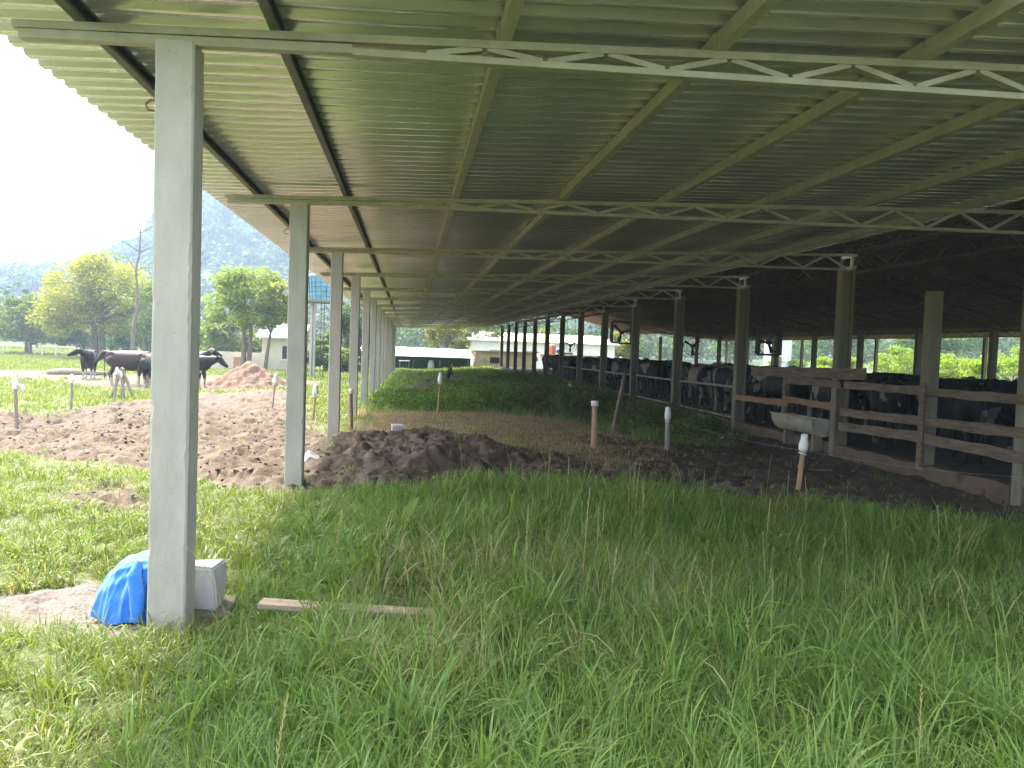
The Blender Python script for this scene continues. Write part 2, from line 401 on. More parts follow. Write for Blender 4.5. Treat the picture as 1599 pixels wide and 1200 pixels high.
def ground_masks(X, Y):
    mud = np.maximum(zone(Z_MUD, X, Y), zone(Z_PATCH, X, Y, .2, .4, 2.5, 9))
    dark = zone(Z_DARK, X, Y, .3, .55, 1.0, 5); straw = zone(Z_STRAW, X, Y, .5, .6, .9, 6)
    grav = zone(Z_GRAVEL, X, Y, .12, .28, 3.0, 8)
    yard = np.maximum(zone(Z_YARD, X, Y, 1.0, 2.5, .3, 12), zone(Z_PATH, X, Y, .4, .6, .7, 13))
    return mud, dark, straw, grav, yard
def ground_z(X, Y, masks=None):
    X = np.asarray(X, float); Y = np.asarray(Y, float)
    mud, dark, straw, grav, yard = masks if masks is not None else ground_masks(X, Y)
    z = base_z(X, Y)+(fbm(X*.8, Y*.8, 21, 3)-.5)*.10*np.exp(-((np.abs(X)+np.abs(Y))/120)**2)*(1-sstep(7.4, 8.0, X))
    rough = ridged(X*1.3+.5*fbm(X, Y, 30, 2), Y*1.1, 31, 4)
    clod = fbm(X*7, Y*7, 41, 4); fine = fbm(X*19, Y*19, 51, 3)
    heap = zone(Z_HEAP, X, Y, .45, .35, 1.2, 15)
    bil = np.abs(2*vnoise(X*4.3+2*clod, Y*4.3, 55)-1)
    pit = sstep(.60, .78, vnoise(X*3.4+1.1*clod, Y*2.9+1.3*fine, 57))
    lump = (rough-.62)*.19+(clod-.5)*.12+(fine-.5)*.075-(bil-.45)*.03-pit*.07
    rut = (vnoise((X*.75+Y*.35)*1.9, (Y*.75-X*.35)*.35, 61)-.5)*.14
    z = z+mud*(lump+rut*(X < -1.4)*1.0)+heap*(.17+.26*(fbm(X*1.6, Y*1.6, 71, 4)-.42))
    z = z+dark*(1-mud)*(lump*.75)+straw*(1-mud)*((clod-.5)*.05+(fine-.5)*.03)
    z = z+grav*((fine-.5)*.05+(clod-.5)*.09+.01)+yard*((clod-.5)*.08)
    return z
def gz(x, y): return float(ground_z(np.array([x]), np.array([y]))[0])
def grow(start, step, ratio, end):
    out = []; x = start
    while x < end:
        x += step; step *= ratio; out.append(x)
    return np.array(out)
gx = np.concatenate([-grow(9, .06, 1.05, 1500)[::-1], np.arange(-9, 8.6, .045), grow(8.6, .06, 1.06, 1500)])
gy = np.concatenate([-grow(-.5, .12, 1.12, 1500)[::-1], np.arange(.6, 16.5, .045), grow(16.5, .05, 1.017, 1500)])
GX, GY = np.meshgrid(gx, gy)
MK = ground_masks(GX, GY)
GZ = ground_z(GX, GY, MK)
nx, ny = len(gx), len(gy)
idx = np.arange(nx*ny).reshape(ny, nx)
F = np.stack([idx[:-1, :-1], idx[:-1, 1:], idx[1:, 1:], idx[1:, :-1]], -1).reshape(-1, 4)
colr = np.stack([np.maximum(MK[0], MK[4]*.9), np.maximum(MK[2], 0), MK[3], MK[1]], -1).reshape(-1, 4)
gme = npmesh('ground', np.stack([GX, GY, GZ], -1).reshape(-1, 3), F, colr, True)
m, nt, b = newmat('soil')
at = N(nt, 'ShaderNodeAttribute', attribute_name='Col'); sp = N(nt, 'ShaderNodeSeparateColor'); nt.links.new(at.outputs['Color'], sp.inputs[0])
n1 = noise_node(nt, .6, 8, .65); n2 = noise_node(nt, 6, 8, .7); n3 = noise_node(nt, 40, 5, .65)
grasscol = ramp(nt, n1.outputs[0], [(.3, (.05, .08, .018)), (.5, (.075, .11, .026)), (.72, (.12, .125, .042))]).outputs[0]
soilmix = ramp(nt, n2.outputs[0], [(.3, (.085, .095, .03)), (.7, (.15, .13, .06))]).outputs[0]
grasscol = mixc(nt, .35, grasscol, soilmix)
mudcol = ramp(nt, n2.outputs[0], [(.30, (.050, .034, .023)), (.5, (.095, .067, .046)), (.70, (.150, .113, .083))]).outputs[0]
mudcol = mixc(nt, ramp(nt, n1.outputs[0], [(.45, (0, 0, 0)), (.7, (.6, .6, .6))]).outputs[0], mudcol, (.13, .10, .076))
strawcol = ramp(nt, n3.outputs[0], [(.3, (.13, .088, .048)), (.7, (.30, .215, .12))]).outputs[0]
strawcol = mixc(nt, .35, strawcol, mudcol)
gravcol = ramp(nt, n3.outputs[0], [(.32, (.08, .062, .05)), (.66, (.23, .20, .175))]).outputs[0]
darkcol = ramp(nt, n2.outputs[0], [(.3, (.045, .030, .022)), (.7, (.115, .078, .055))]).outputs[0]
c = mixc(nt, sp.outputs[1], grasscol, strawcol)
c = mixc(nt, sp.outputs[0], c, mudcol)
c = mixc(nt, at.outputs['Alpha'], c, darkcol)
c = mixc(nt, sp.outputs[2], c, gravcol)
nt.links.new(c, b.inputs['Base Color']); b.inputs['Roughness'].default_value = .92
ad = N(nt, 'ShaderNodeMath', operation='ADD'); nt.links.new(n2.outputs[0], ad.inputs[0]); nt.links.new(n3.outputs[0], ad.inputs[1])
bumpit(nt, b, ad.outputs[0], .55, .04)
ground = put('ground', gme, m); tag(ground, kind='structure')
del GX, GY, GZ

# ------------------------------------------------------------------ lean-to shed
XL, Y0, S, XR, Y0R = -1.2624, 4.478, 4.808, 8.19, 4.92
KS = range(0, 15)
def ztop(x): return 3.283+.038*x          # underside of the purlins = top of the trusses
shed = thing('lean_to_shed', 'long open lean-to with pale corrugated metal roof on a row of new concrete pillars', 'shed', (0, 0, 0))
prof = [(0, 0), (.078, 0), (.108, .036), (.165, .036), (.195, 0)]
P_ = .195; ys = []; zs = []
y = Y0-.9; yend = Y0+14*S+1.1
while y < yend:
    for a, h in prof[:-1]: ys.append(y+a); zs.append(h)
    y += P_
ys = np.array(ys); zs = np.array(zs); xs = np.array([-2.38, .9, .903, 4.3, 4.303, 7.5]); dz = np.array([0, 0, .004, .004, .008, .008])
Xg, Yg = np.meshgrid(xs, ys); Zg = ztop(Xg)+.098+zs[:, None]+dz[None, :]
i2 = np.arange(Xg.size).reshape(Xg.shape)
F = np.stack([i2[:-1, :-1], i2[:-1, 1:], i2[1:, 1:], i2[1:, :-1]], -1).reshape(-1, 4)
me = npmesh('roof_sheet', np.stack([Xg, Yg, Zg], -1).reshape(-1, 3), F)
o = put('roof_sheet', me, M['sheet'], shed)
md = o.modifiers.new('thickness', 'SOLIDIFY'); md.thickness = .002; md.offset = 1
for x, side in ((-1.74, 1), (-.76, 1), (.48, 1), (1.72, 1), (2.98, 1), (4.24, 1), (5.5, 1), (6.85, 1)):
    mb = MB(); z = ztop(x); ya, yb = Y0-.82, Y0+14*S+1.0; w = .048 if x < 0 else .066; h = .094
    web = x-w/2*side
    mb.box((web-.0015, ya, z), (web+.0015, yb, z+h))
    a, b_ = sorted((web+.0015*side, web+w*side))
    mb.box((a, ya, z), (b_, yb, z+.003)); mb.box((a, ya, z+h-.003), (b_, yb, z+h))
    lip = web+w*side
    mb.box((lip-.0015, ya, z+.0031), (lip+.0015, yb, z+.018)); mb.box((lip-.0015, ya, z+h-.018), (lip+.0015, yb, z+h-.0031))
    mb.build('purlin', M['galv'] if x > 0 else M['shadesteel'], shed)  # the left two purlins carry their shade in the colour
def tz_bot(x): return 3.152+.0145*(x+1.2)
def truss_mesh(y):
    yy = lambda x: y+.05
    mb = MB(); wb = MB()
    xa, xb = -2.07, 8.13
    # top chord and bottom chord, merged at the tapered outer end
    mb.bar((xa, yy(xa), ztop(xa)-.022), (xb, yy(xb), ztop(xb)-.022), .065, .042)
    x1 = -.35
    mb.bar((xa+.03, yy(xa), ztop(xa)-.068), (x1, yy(x1), ztop(x1)-.078), .063, .046)
    mb.bar((x1, yy(x1), tz_bot(x1)+.012), (xb, yy(xb), tz_bot(xb)+.012), .065, .036)
    mb.bar((xb+.015, yy(xb), tz_bot(xb)), (xb+.015, yy(xb), ztop(xb)-.003), .04, .06, (0, 1, 0))
    mb.bar((xb+.06, .0, tz_bot(xb)+.06), (xb+.06, .46, tz_bot(xb)+.06), .05, .05); mb.bar((xb+.06, .0, ztop(xb)-.03), (xb+.06, .46, ztop(xb)-.03), .05, .05)
    x = .05; upf = True
    while x < xb-.3:
        st = .30+.025*max(0, min(x, 4)); xn = min(x+st, xb-.02)
        za, zb = (tz_bot(x)+.03, ztop(xn)-.042) if upf else (ztop(x)-.042, tz_bot(xn)+.03)
        wb.bar((x, yy(x), za), (xn, yy(xn), zb), .05, .032)
        x = xn+.03; upf = not upf
    # purlin clips
    for px in (.48, 1.72, 2.98, 4.24, 5.5, 6.85):
        wb.box((px-.045, yy(px)-.06, ztop(px)+.001), (px-.0375, yy(px)+.05, ztop(px)+.09))
    return mb, wb
tm, tw = truss_mesh(0); tme, twe = tm.mesh('roof_truss'), tw.mesh('web_bars')
def worn_pillar(seed):
    rq = random.Random(seed); mb = MB(); vs = []; fs = []; nz = 90; c0 = [rq.uniform(.006, .011) for _ in range(4)]
    for i in range(nz+1):
        z = -.95+4.105*i/nz; bow = .003*math.sin(z*1.1+seed)
        for q, (sx, sy) in enumerate(((-1, -1), (1, -1), (1, 1), (-1, 1))):
            c = c0[q]+(rq.random()**9)*.013+rq.uniform(-.0012, .0012)
            e1, e2 = (c, 0), (0, c)
            if q % 2: e1, e2 = e2, e1
            for ex, ey in (e2, e1): vs.append((sx*(.1-ex)+bow, .1+sy*(.1-ey), z))
    for i in range(nz):
        for k in range(8): a, b_ = i*8+k, i*8+(k+1) % 8; fs.append((a, b_, b_+8, a+8))
    fs += [tuple(reversed(range(8))), tuple(nz*8+k for k in range(8))]
    return mb.add(vs, fs).mesh('pillar')
pms = [worn_pillar(i) for i in range(4)]
for k in KS:
    y = Y0+k*S
    t = put('roof_truss', tme, M['galv'], shed, (0, y, 0)); put('web_bars', twe, M['galv'], t)
    p = put('pillar', pms[k % 4], M['concrete'], shed, (XL, y, 0)); p.rotation_euler = (0, 0, R((k*37 % 5-2)*.35))
    hook = MB(); hk = [(-.1, .1, 2.86), (-.15, .1, 2.865), (-.175, .1, 2.84), (-.16, .1, 2.81), (-.1, .1, 2.805)]
    hook.tube(hk, .006, 6); hook.build('rebar_hook', M['rust'], p)

# ------------------------------------------------------------------ old cattle barn
barn = thing('cattle_barn', 'wide dark old cattle barn with weathered pillars and a reddish tiled roof', 'barn', (0, 0, 0))
def rz_(x):     # roof underside
    if x <= 15.7: return 3.80+.2*(x-7.35)
    if x <= 23.6: return 5.47-.235*(x-15.7)
    return 3.52-.08*(x-23.6)
def slope(name, x0, x1, ya, yb, mat, z0=None, z1=None, period=.24, amp=.02, th=.02):
    ny_ = int((yb-ya)/period*4); yy = np.linspace(ya, yb, ny_); ph = np.sin(yy/period*2*np.pi)*amp
    z0 = rz_(x0) if z0 is None else z0; z1 = rz_(x1) if z1 is None else z1
    X = np.array([x0, x1]); Xg, Yg = np.meshgrid(X, yy); Zg = np.where(Xg == x0, z0, z1)+ph[:, None]+.05
    i2 = np.arange(Xg.size).reshape(Xg.shape)
    F = np.stack([i2[:-1, :-1], i2[:-1, 1:], i2[1:, 1:], i2[1:, :-1]], -1).reshape(-1, 4)
    o = put(name, npmesh(name, np.stack([Xg, Yg, Zg], -1).reshape(-1, 3), F), mat, barn)
    md = o.modifiers.new('thickness', 'SOLIDIFY'); md.thickness = th; md.offset = 1
    return o
BY0, BY1 = -14, 73.0
slope('roof_slope', 7.35, 15.71, BY0, BY1, M['oldroof'])
slope('roof_slope', 15.69, 23.65, BY0, 70.2, M['oldroof'])
slope('roof_slope', 15.69, 23.65, 70.5, 84, M['oldroof'])
slope('roof_slope', 23.5, 29.7, BY0, BY1, M['oldroof'], 3.47, 3.02)
def old_pillar(w, d, h0, h1):
    mb = MB(); t = .055
    mb.box((0, 0, h0), (t, d, h1)); mb.box((w-t, 0, h0), (w, d, h1)); mb.box((t, t, h0), (w-t, d-t, h1-.01))
    return mb
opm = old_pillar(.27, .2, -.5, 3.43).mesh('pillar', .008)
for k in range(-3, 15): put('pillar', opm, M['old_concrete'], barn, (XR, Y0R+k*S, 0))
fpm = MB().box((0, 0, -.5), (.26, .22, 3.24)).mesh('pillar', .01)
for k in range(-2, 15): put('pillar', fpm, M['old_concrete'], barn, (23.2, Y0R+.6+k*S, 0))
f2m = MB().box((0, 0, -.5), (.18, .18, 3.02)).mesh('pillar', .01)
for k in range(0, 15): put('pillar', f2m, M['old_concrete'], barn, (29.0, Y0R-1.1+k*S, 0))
for x in (9.6, 11.4, 13.2, 15.0, 16.6, 18.2, 19.8, 21.4, 23.0, 25.2, 27.2):
    mb = MB(); z1 = rz_(x)-.01; z0 = z1-.24; ya, yb = BY0+.3, (BY1-.3 if x < 15.6 or x > 23.5 else 69.8)
    mb.bar((x, ya, z1), (x, yb, z1), .05, .035); mb.bar((x, ya, z0), (x, yb, z0), .05, .035)
    y = ya; k = 0
    while y < yb-.4:
        a, b_ = (z0, z1) if k % 2 == 0 else (z1, z0)
        mb.bar((x, y, a), (x, y+.4, b_), .02, .02); y += .4; k += 1
    mb.build('lattice_purlin', M['darksteel'], barn)
btm = MB()
for (xa, za), (xb, zb) in (((8.3, rz_(8.3)-.30), (15.7, rz_(15.7)-.30)), ((15.7, rz_(15.7)-.30), (23.4, rz_(23.4)-.30))):
    for dz_ in (0, -.42): btm.bar((xa, 0, za+dz_), (xb, 0, zb+dz_), .08, .05)
    n_ = 16
    for i in range(n_):
        t0, t1 = i/n_, (i+1)/n_; lo = lambda t: (xa+(xb-xa)*t, 0, za+(zb-za)*t-.42); hi = lambda t: (xa+(xb-xa)*t, 0, za+(zb-za)*t)
        btm.bar(lo(t0) if i % 2 == 0 else hi(t0), hi(t1) if i % 2 == 0 else lo(t1), .03, .03)
btme = btm.mesh('roof_truss')
for k in range(-3, 14): put('roof_truss', btme, M['darksteel'], barn, (0, Y0R+.1+k*S, 0))
# pillar-top brackets: short stub carrying the eave
stub = MB().box((.03, .04, 3.42), (.24, .16, 3.66)).mesh('eave_bracket')
for k in range(-3, 15): put('eave_bracket', stub, M['darksteel'], barn, (XR, Y0R+k*S, 0))
for k in range(-3, 14):
    kb = MB(); ya, yb = Y0R+k*S+.205, Y0R+(k+1)*S-.005; n_ = 16; rr = random.Random(k)
    vs = []; jit = [rr.uniform(-.018, .018) for _ in range(n_+1)]
    for i in range(n_+1):
        yq = ya+(yb-ya)*i/n_
        vs += [(8.17+jit[i]*.7, yq, -.5), (8.19+jit[i], yq, -.015+jit[i]*.8), (8.34+jit[i]*.5, yq, -.01+jit[i]*.5), (8.36, yq, -.5)]
    fs = [(0, 1, 2, 3), tuple(n_*4+j for j in (3, 2, 1, 0))]
    for i in range(n_):
        for j in range(4): a, b_ = i*4+j, i*4+(j+1) % 4; fs.append((a, a+4, b_+4, b_))
    kb.add(vs, fs).build('kerb', M['kerb'], barn)
# compost floor inside the barn
fx = np.concatenate([np.arange(8.34, 14, .12), np.arange(14, 29.5, .6)]); fy = np.concatenate([np.arange(-13, 30, .15), np.arange(30, 74, .6)])
FX, FY = np.meshgrid(fx, fy); FZ = -.10+(fbm(FX*1.5, FY*1.5, 81, 4)-.5)*.12*sstep(8.3, 8.8, FX)
i2 = np.arange(FX.size).reshape(FX.shape)
F = np.stack([i2[:-1, :-1], i2[:-1, 1:], i2[1:, 1:], i2[1:, :-1]], -1).reshape(-1, 4)
M['floor'] = mottled('barn_dung_floor', (.022, .017, .013), (.048, .037, .028), 1.5, .9, 0, .6, 9, .04)
tag(put('barn_floor', npmesh('barn_floor', np.stack([FX, FY, FZ], -1).reshape(-1, 3), F, None, True), M['floor']), kind='structure')

# ------------------------------------------------------------------ plank fence, feed rail, trough
def board(pts, h, th, x=8.12, seed=0):
    """sawn board following points (y, z centre), a little wavy on both edges"""
    rr = random.Random(seed); mb = MB(); n_ = 14; vs = []
    for i in range(n_+1):
        t = i/n_; yq = pts[0][0]+(pts[-1][0]-pts[0][0])*t; zq = np.interp(yq, *zip(*sorted(pts)))
        a, c_ = rr.uniform(-.012, .012), rr.uniform(-.012, .012)
        vs += [(x, yq, zq-h/2+a), (x, yq, zq+h/2+c_), (x+th, yq, zq+h/2+c_), (x+th, yq, zq-h/2+a)]
    fs = [(0, 1, 2, 3), tuple(n_*4+j for j in (3, 2, 1, 0))]
    for i in range(n_):
        for j in range(4): a, b_ = i*4+j, i*4+(j+1) % 4; fs.append((a, a+4, b_+4, b_))
    return mb.add(vs, fs)
fence = thing('plank_fence', 'rough grey plank fence with sagging boards along the front edge of the barn', 'fence', (0, 0, 0))
BO = [([(13.55, 1.37), (18.4, 1.27)], .21, 8.16, 'wood'), ([(9.3, 1.165), (14.3, 1.155)], .135, 8.13, 'wood'), ([(14.2, 1.14), (16.5, 1.15)], .15, 8.13, 'wood'),
      ([(9.3, .73), (14.3, .63)], .15, 8.13, 'wood'), ([(9.3, .385), (12, .42), (14.3, .355)], .165, 8.13, 'wood'),
      ([(5.1, 1.17), (9.3, 1.165)], .14, 8.13, 'wood'), ([(5.1, .72), (9.3, .73)], .15, 8.13, 'wood'), ([(5.1, .36), (9.3, .385)], .16, 8.13, 'wood')]
for i, (pts, h, x, mk) in enumerate(BO): board(pts, h, .03, x, i).build('board', M[mk], fence)
for i, (pts, h, x) in enumerate((([(14.4, .70), (16.6, .70+.03)], .13, 8.12), ([(16.4, .64), (19.2, .60)], .14, 8.12))):
    o = board(pts, h, .03, x, 20+i).build('board', M['redwood'], fence); o['label'] = 'newer reddish brown board'
MB().box((8.17, 11.78, -.1), (8.36, 11.98, 2.75)).build('post', M['old_concrete'], fence, .006)
MB().box((8.09, 11.74, -.05), (8.128, 11.84, 1.3)).build('batten', M['wood'], fence, .004)
MB().box((8.165, 16.6, .05), (8.26, 16.75, 1.32)).build('post', M['wood'], fence, .006)
barrier = thing('feed_barrier', 'metal feed rail with slanted bars between the barn pillars beside the cows', 'feed rail', (0, 0, 0))
ya, yb = 19.55, 43.6
MB().tube([(8.42, ya+(yb-ya)*i/10, .81-.006*i+.01*math.sin(i*2.1)) for i in range(11)], .032, 8).build('top_rail', M['greystake'], barrier, smooth=True)
MB().tube([(8.47, ya+(yb-ya)*i/10, .02-.002*i) for i in range(11)], .035, 8).build('bottom_rail', M['greystake'], barrier, smooth=True)
barm = MB().tube([(.03, 0, 0), (.02, .34, .40), (0, .5, .78)], .016, 6).mesh('slanted_bar', smooth=True)
y = ya+.15
while y < yb-.6: put('slanted_bar', barm, M['darksteel'], barrier, (8.43, y, .02)); y += .55
trough = thing('feed_trough', 'grey half-drum feed trough lying between two barn pillars', 'trough', (8.0, 15.65, 0))
mb = MB(); n_ = 18; L = .88; vs = []; fs = []
for yq in (-L, L):
    for k in range(n_+1):
        t = math.pi*(.02+.96*k/n_); vs.append((.1-.27*math.cos(t), yq, .43-.34*math.sin(t)))
    for k in range(n_+1):
        t = math.pi*(.02+.96*k/n_); vs.append((.1-.25*math.cos(t), yq, .43-.32*math.sin(t)))
q = n_+1
for k in range(n_):
    fs += [(k, k+1, 2*q+k+1, 2*q+k), (q+k, 3*q+k, 3*q+k+1, q+k+1)]
fs += [(0, 2*q, 3*q, q), (n_, q+n_, 3*q+n_, 2*q+n_)]
for e in (0, 2*q):
    for k in range(n_): fs.append((e+k, e+q+k, e+q+k+1, e+k+1))
mb.add(vs, fs).build('basin', M['trough'], trough, smooth=False)
for yq in (-L+.006, L-.03):
    pl = [(.1-.249*math.cos(math.pi*k/12), yq, .43-.319*math.sin(math.pi*k/12)) for k in range(13)]
    pl += [(a, yq+.02, c_) for a, _, c_ in pl]
    mb = MB().add(pl, [tuple(range(13)), tuple(range(25, 12, -1))]+[(k, k+13, k+14, k+1) for k in range(12)]+[(0, 12, 25, 13)])
    mb.build('end_plate', M['trough'], trough)
mb = MB().tube([(-.175, -L-.02, .43), (-.175, L+.02, .43)], .018, 8); mb.build('rim', M['trough'], trough, smooth=True)
for yq in (-.6, .6): MB().box((.02, yq-.05, -.4), (.2, yq+.05, .13)).build('leg', M['old_concrete'], trough, .005)

# ------------------------------------------------------------------ cows
def cow_mesh(head='level', stride=0, voxel=.02):
    mb = MB()
    # trunk: rump to chest as elliptical rings (x, zc, half width, half height)
    sec = [(-.80, 1.08, .10, .13), (-.74, 1.06, .19, .22), (-.60, 1.03, .25, .30), (-.40, 1.00, .275, .34), (-.15, .97, .30, .37),
           (.15, .96, .30, .37), (.40, .99, .27, .34), (.58, 1.02, .22, .31), (.72, 1.04, .15, .23), (.80, 1.06, .08, .13)]
    mb.tube([(x, 0, z) for x, z, _, _ in sec], [(w, h) for _, _, w, h in sec], 18)
    mb.ball((-.62, .15, 1.17), (.16, .10, .16)); mb.ball((-.62, -.15, 1.17), (.16, .10, .16))      # hip bones
    mb.ball((.45, .16, 1.0), (.20, .12, .30)); mb.ball((.45, -.16, 1.0), (.20, .12, .30))          # shoulders
    mb.tube([(-.7, 0, 1.30), (-.2, 0, 1.325), (.3, 0, 1.315), (.55, 0, 1.32)], .035, 8)                # spine ridge
    mb.ball((-.36, 0, .62), (.19, .16, .15))                                                       # udder
    for sy in (-1, 1):
        o = stride*sy
        mb.limb([(.46, .17*sy, .92), (.45+o*.04, .175*sy, .66), (.46+o*.1, .17*sy, .42), (.46+o*.12, .17*sy, .12), (.50+o*.12, .17*sy, .05)], [.12, .085, .058, .042, .058])
        mb.limb([(-.58, .18*sy, 1.0), (-.48-o*.04, .20*sy, .76), (-.66-o*.1, .18*sy, .50), (-.62-o*.1, .18*sy, .14), (-.57-o*.1, .18*sy, .05)], [.18, .13, .062, .044, .06])
    if head == 'level': nk, hd, ang = (.98, 0, 1.18), (1.10, 0, 1.22), -38
    elif head == 'high': nk, hd, ang = (.94, 0, 1.34), (1.04, 0, 1.44), -22
    elif head == 'low': nk, hd, ang = (1.02, 0, .82), (1.12, 0, .70), -62
    else: nk, hd, ang = (.95, -.14, 1.22), (1.02, -.26, 1.28), -22
    mb.tube([(.55, 0, 1.06), ((.55+nk[0])/2+.03, nk[1]*.3, (1.08+nk[2])/2), nk, hd], [(.16, .27), (.13, .20), (.10, .14), (.10, .12)], 14)
    yaw = 0 if head != 'turn' else R(-75)
    rot = Matrix.Rotation(yaw, 3, 'Z') @ Matrix.Rotation(R(-ang), 3, 'Y')
    H = Vector(hd)
    P = lambda x, y, z: H+rot@Vector((x, y, z))
    mb.tube([P(-.06, 0, .02), P(.06, 0, .02), P(.22, 0, -.005), P(.38, 0, -.02), P(.46, 0, -.025)], [(.09, .10), (.115, .125), (.085, .10), (.062, .075), (.068, .065)], 14)
    mb.ball(P(.45, 0, -.03), (.06, .07, .06), rot=rot)
    mb.tube([P(.02, 0, -.07), P(.2, 0, -.09), P(.4, 0, -.075)], [(.06, .05), (.05, .045), (.045, .03)], 10)
    for sy in (-1, 1):
        mb.tube([P(-.03, .09*sy, .06), P(-.05, .17*sy, .055), P(-.06, .25*sy, .02), P(-.06, .29*sy, 0)], [(.02, .03), (.02, .055), (.018, .05), (.01, .02)], 8)
        mb.ball(P(.12, .095*sy, .05), .028, 8, 6)
    mb.tube([(-.78, 0, 1.22), (-.86, 0, 1.1), (-.88, .02, .8), (-.87, .03, .5)], [.035, .028, .022, .018], 8)
    mb.limb([(-.87, .03, .52), (-.86, .03, .36), (-.86, .03, .26)], [.025, .04, .02], 8)
    return remesh(mb, 'cow', voxel, 5, .5)
CM = {k: cow_mesh(k, s) for k, s in (('level', .5), ('high', -.3), ('low', .7), ('turn', .2))}
CMS = {}
def cow(pose, coatm, x, y, rz, label, sc=1.0, group=None, z=None):
    key = (pose, coatm)
    if key not in CMS:
        me = CM[pose].copy(); me.materials.clear(); me.materials.append(M[coatm]); CMS[key] = me
    o = bpy.data.objects.new('cow', CMS[key]); COL.objects.link(o)
    o.location = (x, y, (gz(x, y) if z is None else z)-.01); o.rotation_euler = (0, 0, rz); o.scale = (sc, sc, sc)
    return tag(o, label, 'cow', group)
G1 = 'cows standing in the muddy yard'
cow('low', 'coat_black', -8.95, 30.3, R(-40), 'black cow with lowered head nearest the left side of the nearest pillar', .93, 'cows standing in the muddy yard')
cow('turn', 'coat_black', -13.5, 36.2, R(-76), 'black cow with white forelegs standing alone beside the log, facing the camera', .95, G1)
cow('low', 'coat_brown', -10.15, 31.0, R(4), 'brownish black cow with lowered head right behind the wooden trestle', .97, G1)
cow('level', 'coat_brown', -10.5, 32.4, R(170), 'dark cow facing left, mostly hidden behind the brownish cow', .97, G1)
cow('level', 'coat_white', -9.6, 34.4, R(10), 'pale backed cow showing only its back behind the brownish cow', .97, G1)
cow('level', 'coat_black', -8.05, 31.2, R(-4), 'black cow facing right beside the reddish earth mound', .93, G1)
cow('high', 'coat_patch', -8.9, 33.6, R(15), 'black and white cow standing behind the black cow by the mound', .95, G1)
rr = random.Random(5)
GB = 'cows crowded inside the barn'
LB = {('n', 'coat_dark'): 'black cow standing in the barn behind the grey plank fence', ('n', 'coat_patch'): 'black and white patched cow behind the grey plank fence',
      ('n', 'coat_white'): 'mostly white cow behind the grey plank fence',
      ('f', 'coat_dark'): 'black cow in the crowded row behind the slanted feed bars', ('f', 'coat_patch'): 'black and white patched cow in the row behind the slanted feed bars',
      ('f', 'coat_white'): 'mostly white cow in the row behind the slanted feed bars'}
y = 8.6; k = 0
while y < 56:
    for x in ((9.75, 11.6, 13.6, 15.6) if y < 40 else (9.9, 11.7, 13.8)):
        c_ = ['coat_dark', 'coat_patch', 'coat_dark', 'coat_dark', 'coat_dark', 'coat_white', 'coat_dark', 'coat_patch', 'coat_dark'][k % 9]
        rz = R(90+rr.uniform(-25, 25)) if k % 3 else R(-90+rr.uniform(-25, 25))
        yy = y+rr.uniform(-.25, .25)+(.9 if x > 11 else 0)
        cow(['level', 'low', 'level', 'turn', 'low'][k % 5], c_, x+rr.uniform(-.15, .15), yy, rz, LB[('n' if yy < 19.2 else 'f', c_)], rr.uniform(.98, 1.05), GB, -.09)
        k += 1
    y += 2.15

# ------------------------------------------------------------------ fans hung in the barn
def fan(x, y, z, rad, label, square, rot):
    f = thing('ventilation_fan', label, 'fan', (x, y, z), R(8), 'fans hanging in the barn')
    mb = MB()
    if square:
        for s in (-1, 1):
            mb.box((s*rad-.05, -.12, -rad), (s*rad+.05, .12, rad)); mb.box((-rad+.051, -.12, s*rad-.05), (rad-.051, .12, s*rad+.05))
        for cx in (-1, 1):
            for cz in (-1, 1): mb.bar((cx*rad*.95, 0, cz*rad*.45), (cx*rad*.45, 0, cz*rad*.95), .03, .03)
        mb.build('frame', M['black'], f)
    else:
        for r_ in (rad, rad*.66):
            mb.tube([(r_*math.cos(2*math.pi*i/28), .0, r_*math.sin(2*math.pi*i/28)) for i in range(29)], .014, 6)
        for i in range(6):
            a = math.pi*i/6; mb.bar((rad*math.cos(a), -.02, rad*math.sin(a)), (-rad*math.cos(a), -.02, -rad*math.sin(a)), .01, .01)
        mb.build('cage', M['black'], f)
    for i in range(3):
        a = rot+2*math.pi*i/3; d = Vector((math.cos(a), 0, math.sin(a))); p = Vector((-math.sin(a), 0, math.cos(a))); w = rad*.16
        vs = [d*rad*.12-p*w*.5+Vector((0, .06, 0)), d*rad*.12+p*w*.5+Vector((0, .03, 0)), d*rad*.93+p*w+Vector((0, .02, 0)), d*rad*.93-p*w+Vector((0, .10, 0))]
        vs += [v+Vector((0, .012, 0)) for v in vs]
        MB().add(vs, [(0, 1, 2, 3), (7, 6, 5, 4), (0, 4, 5, 1), (1, 5, 6, 2), (2, 6, 7, 3), (3, 7, 4, 0)]).build('blade', M['black'], f)
    MB().lathe([(.03, -.16), (rad*.17, -.14), (rad*.17, .14), (.04, .17)]).build('motor', M['black'], f).rotation_euler = (R(90), 0, 0)
    zt = rz_(x)-.25-z
    for s in (-1, 1): MB().bar((s*rad*.6, 0, rad*.8), (s*rad*.6, 0, zt), .02, .02, (0, 1, 0)).build('hanger', M['darksteel'], f)
fan(15, 41.3, 2.12, .55, 'round caged fan hanging between the fifth and fourth barn pillars from the right', False, .6)
fan(15, 32.2, 2.26, .52, 'black square framed fan hanging in front of the pale silo', True, 1.0)
fan(12.2, 45.5, 2.78, .62, 'dark square framed fan hung high under the barn roof, left of the round fan', True, .3)
fan(12, 59.2, 2.02, .5, 'round fan farthest left in the barn, above the distant trailer', False, 2.6)

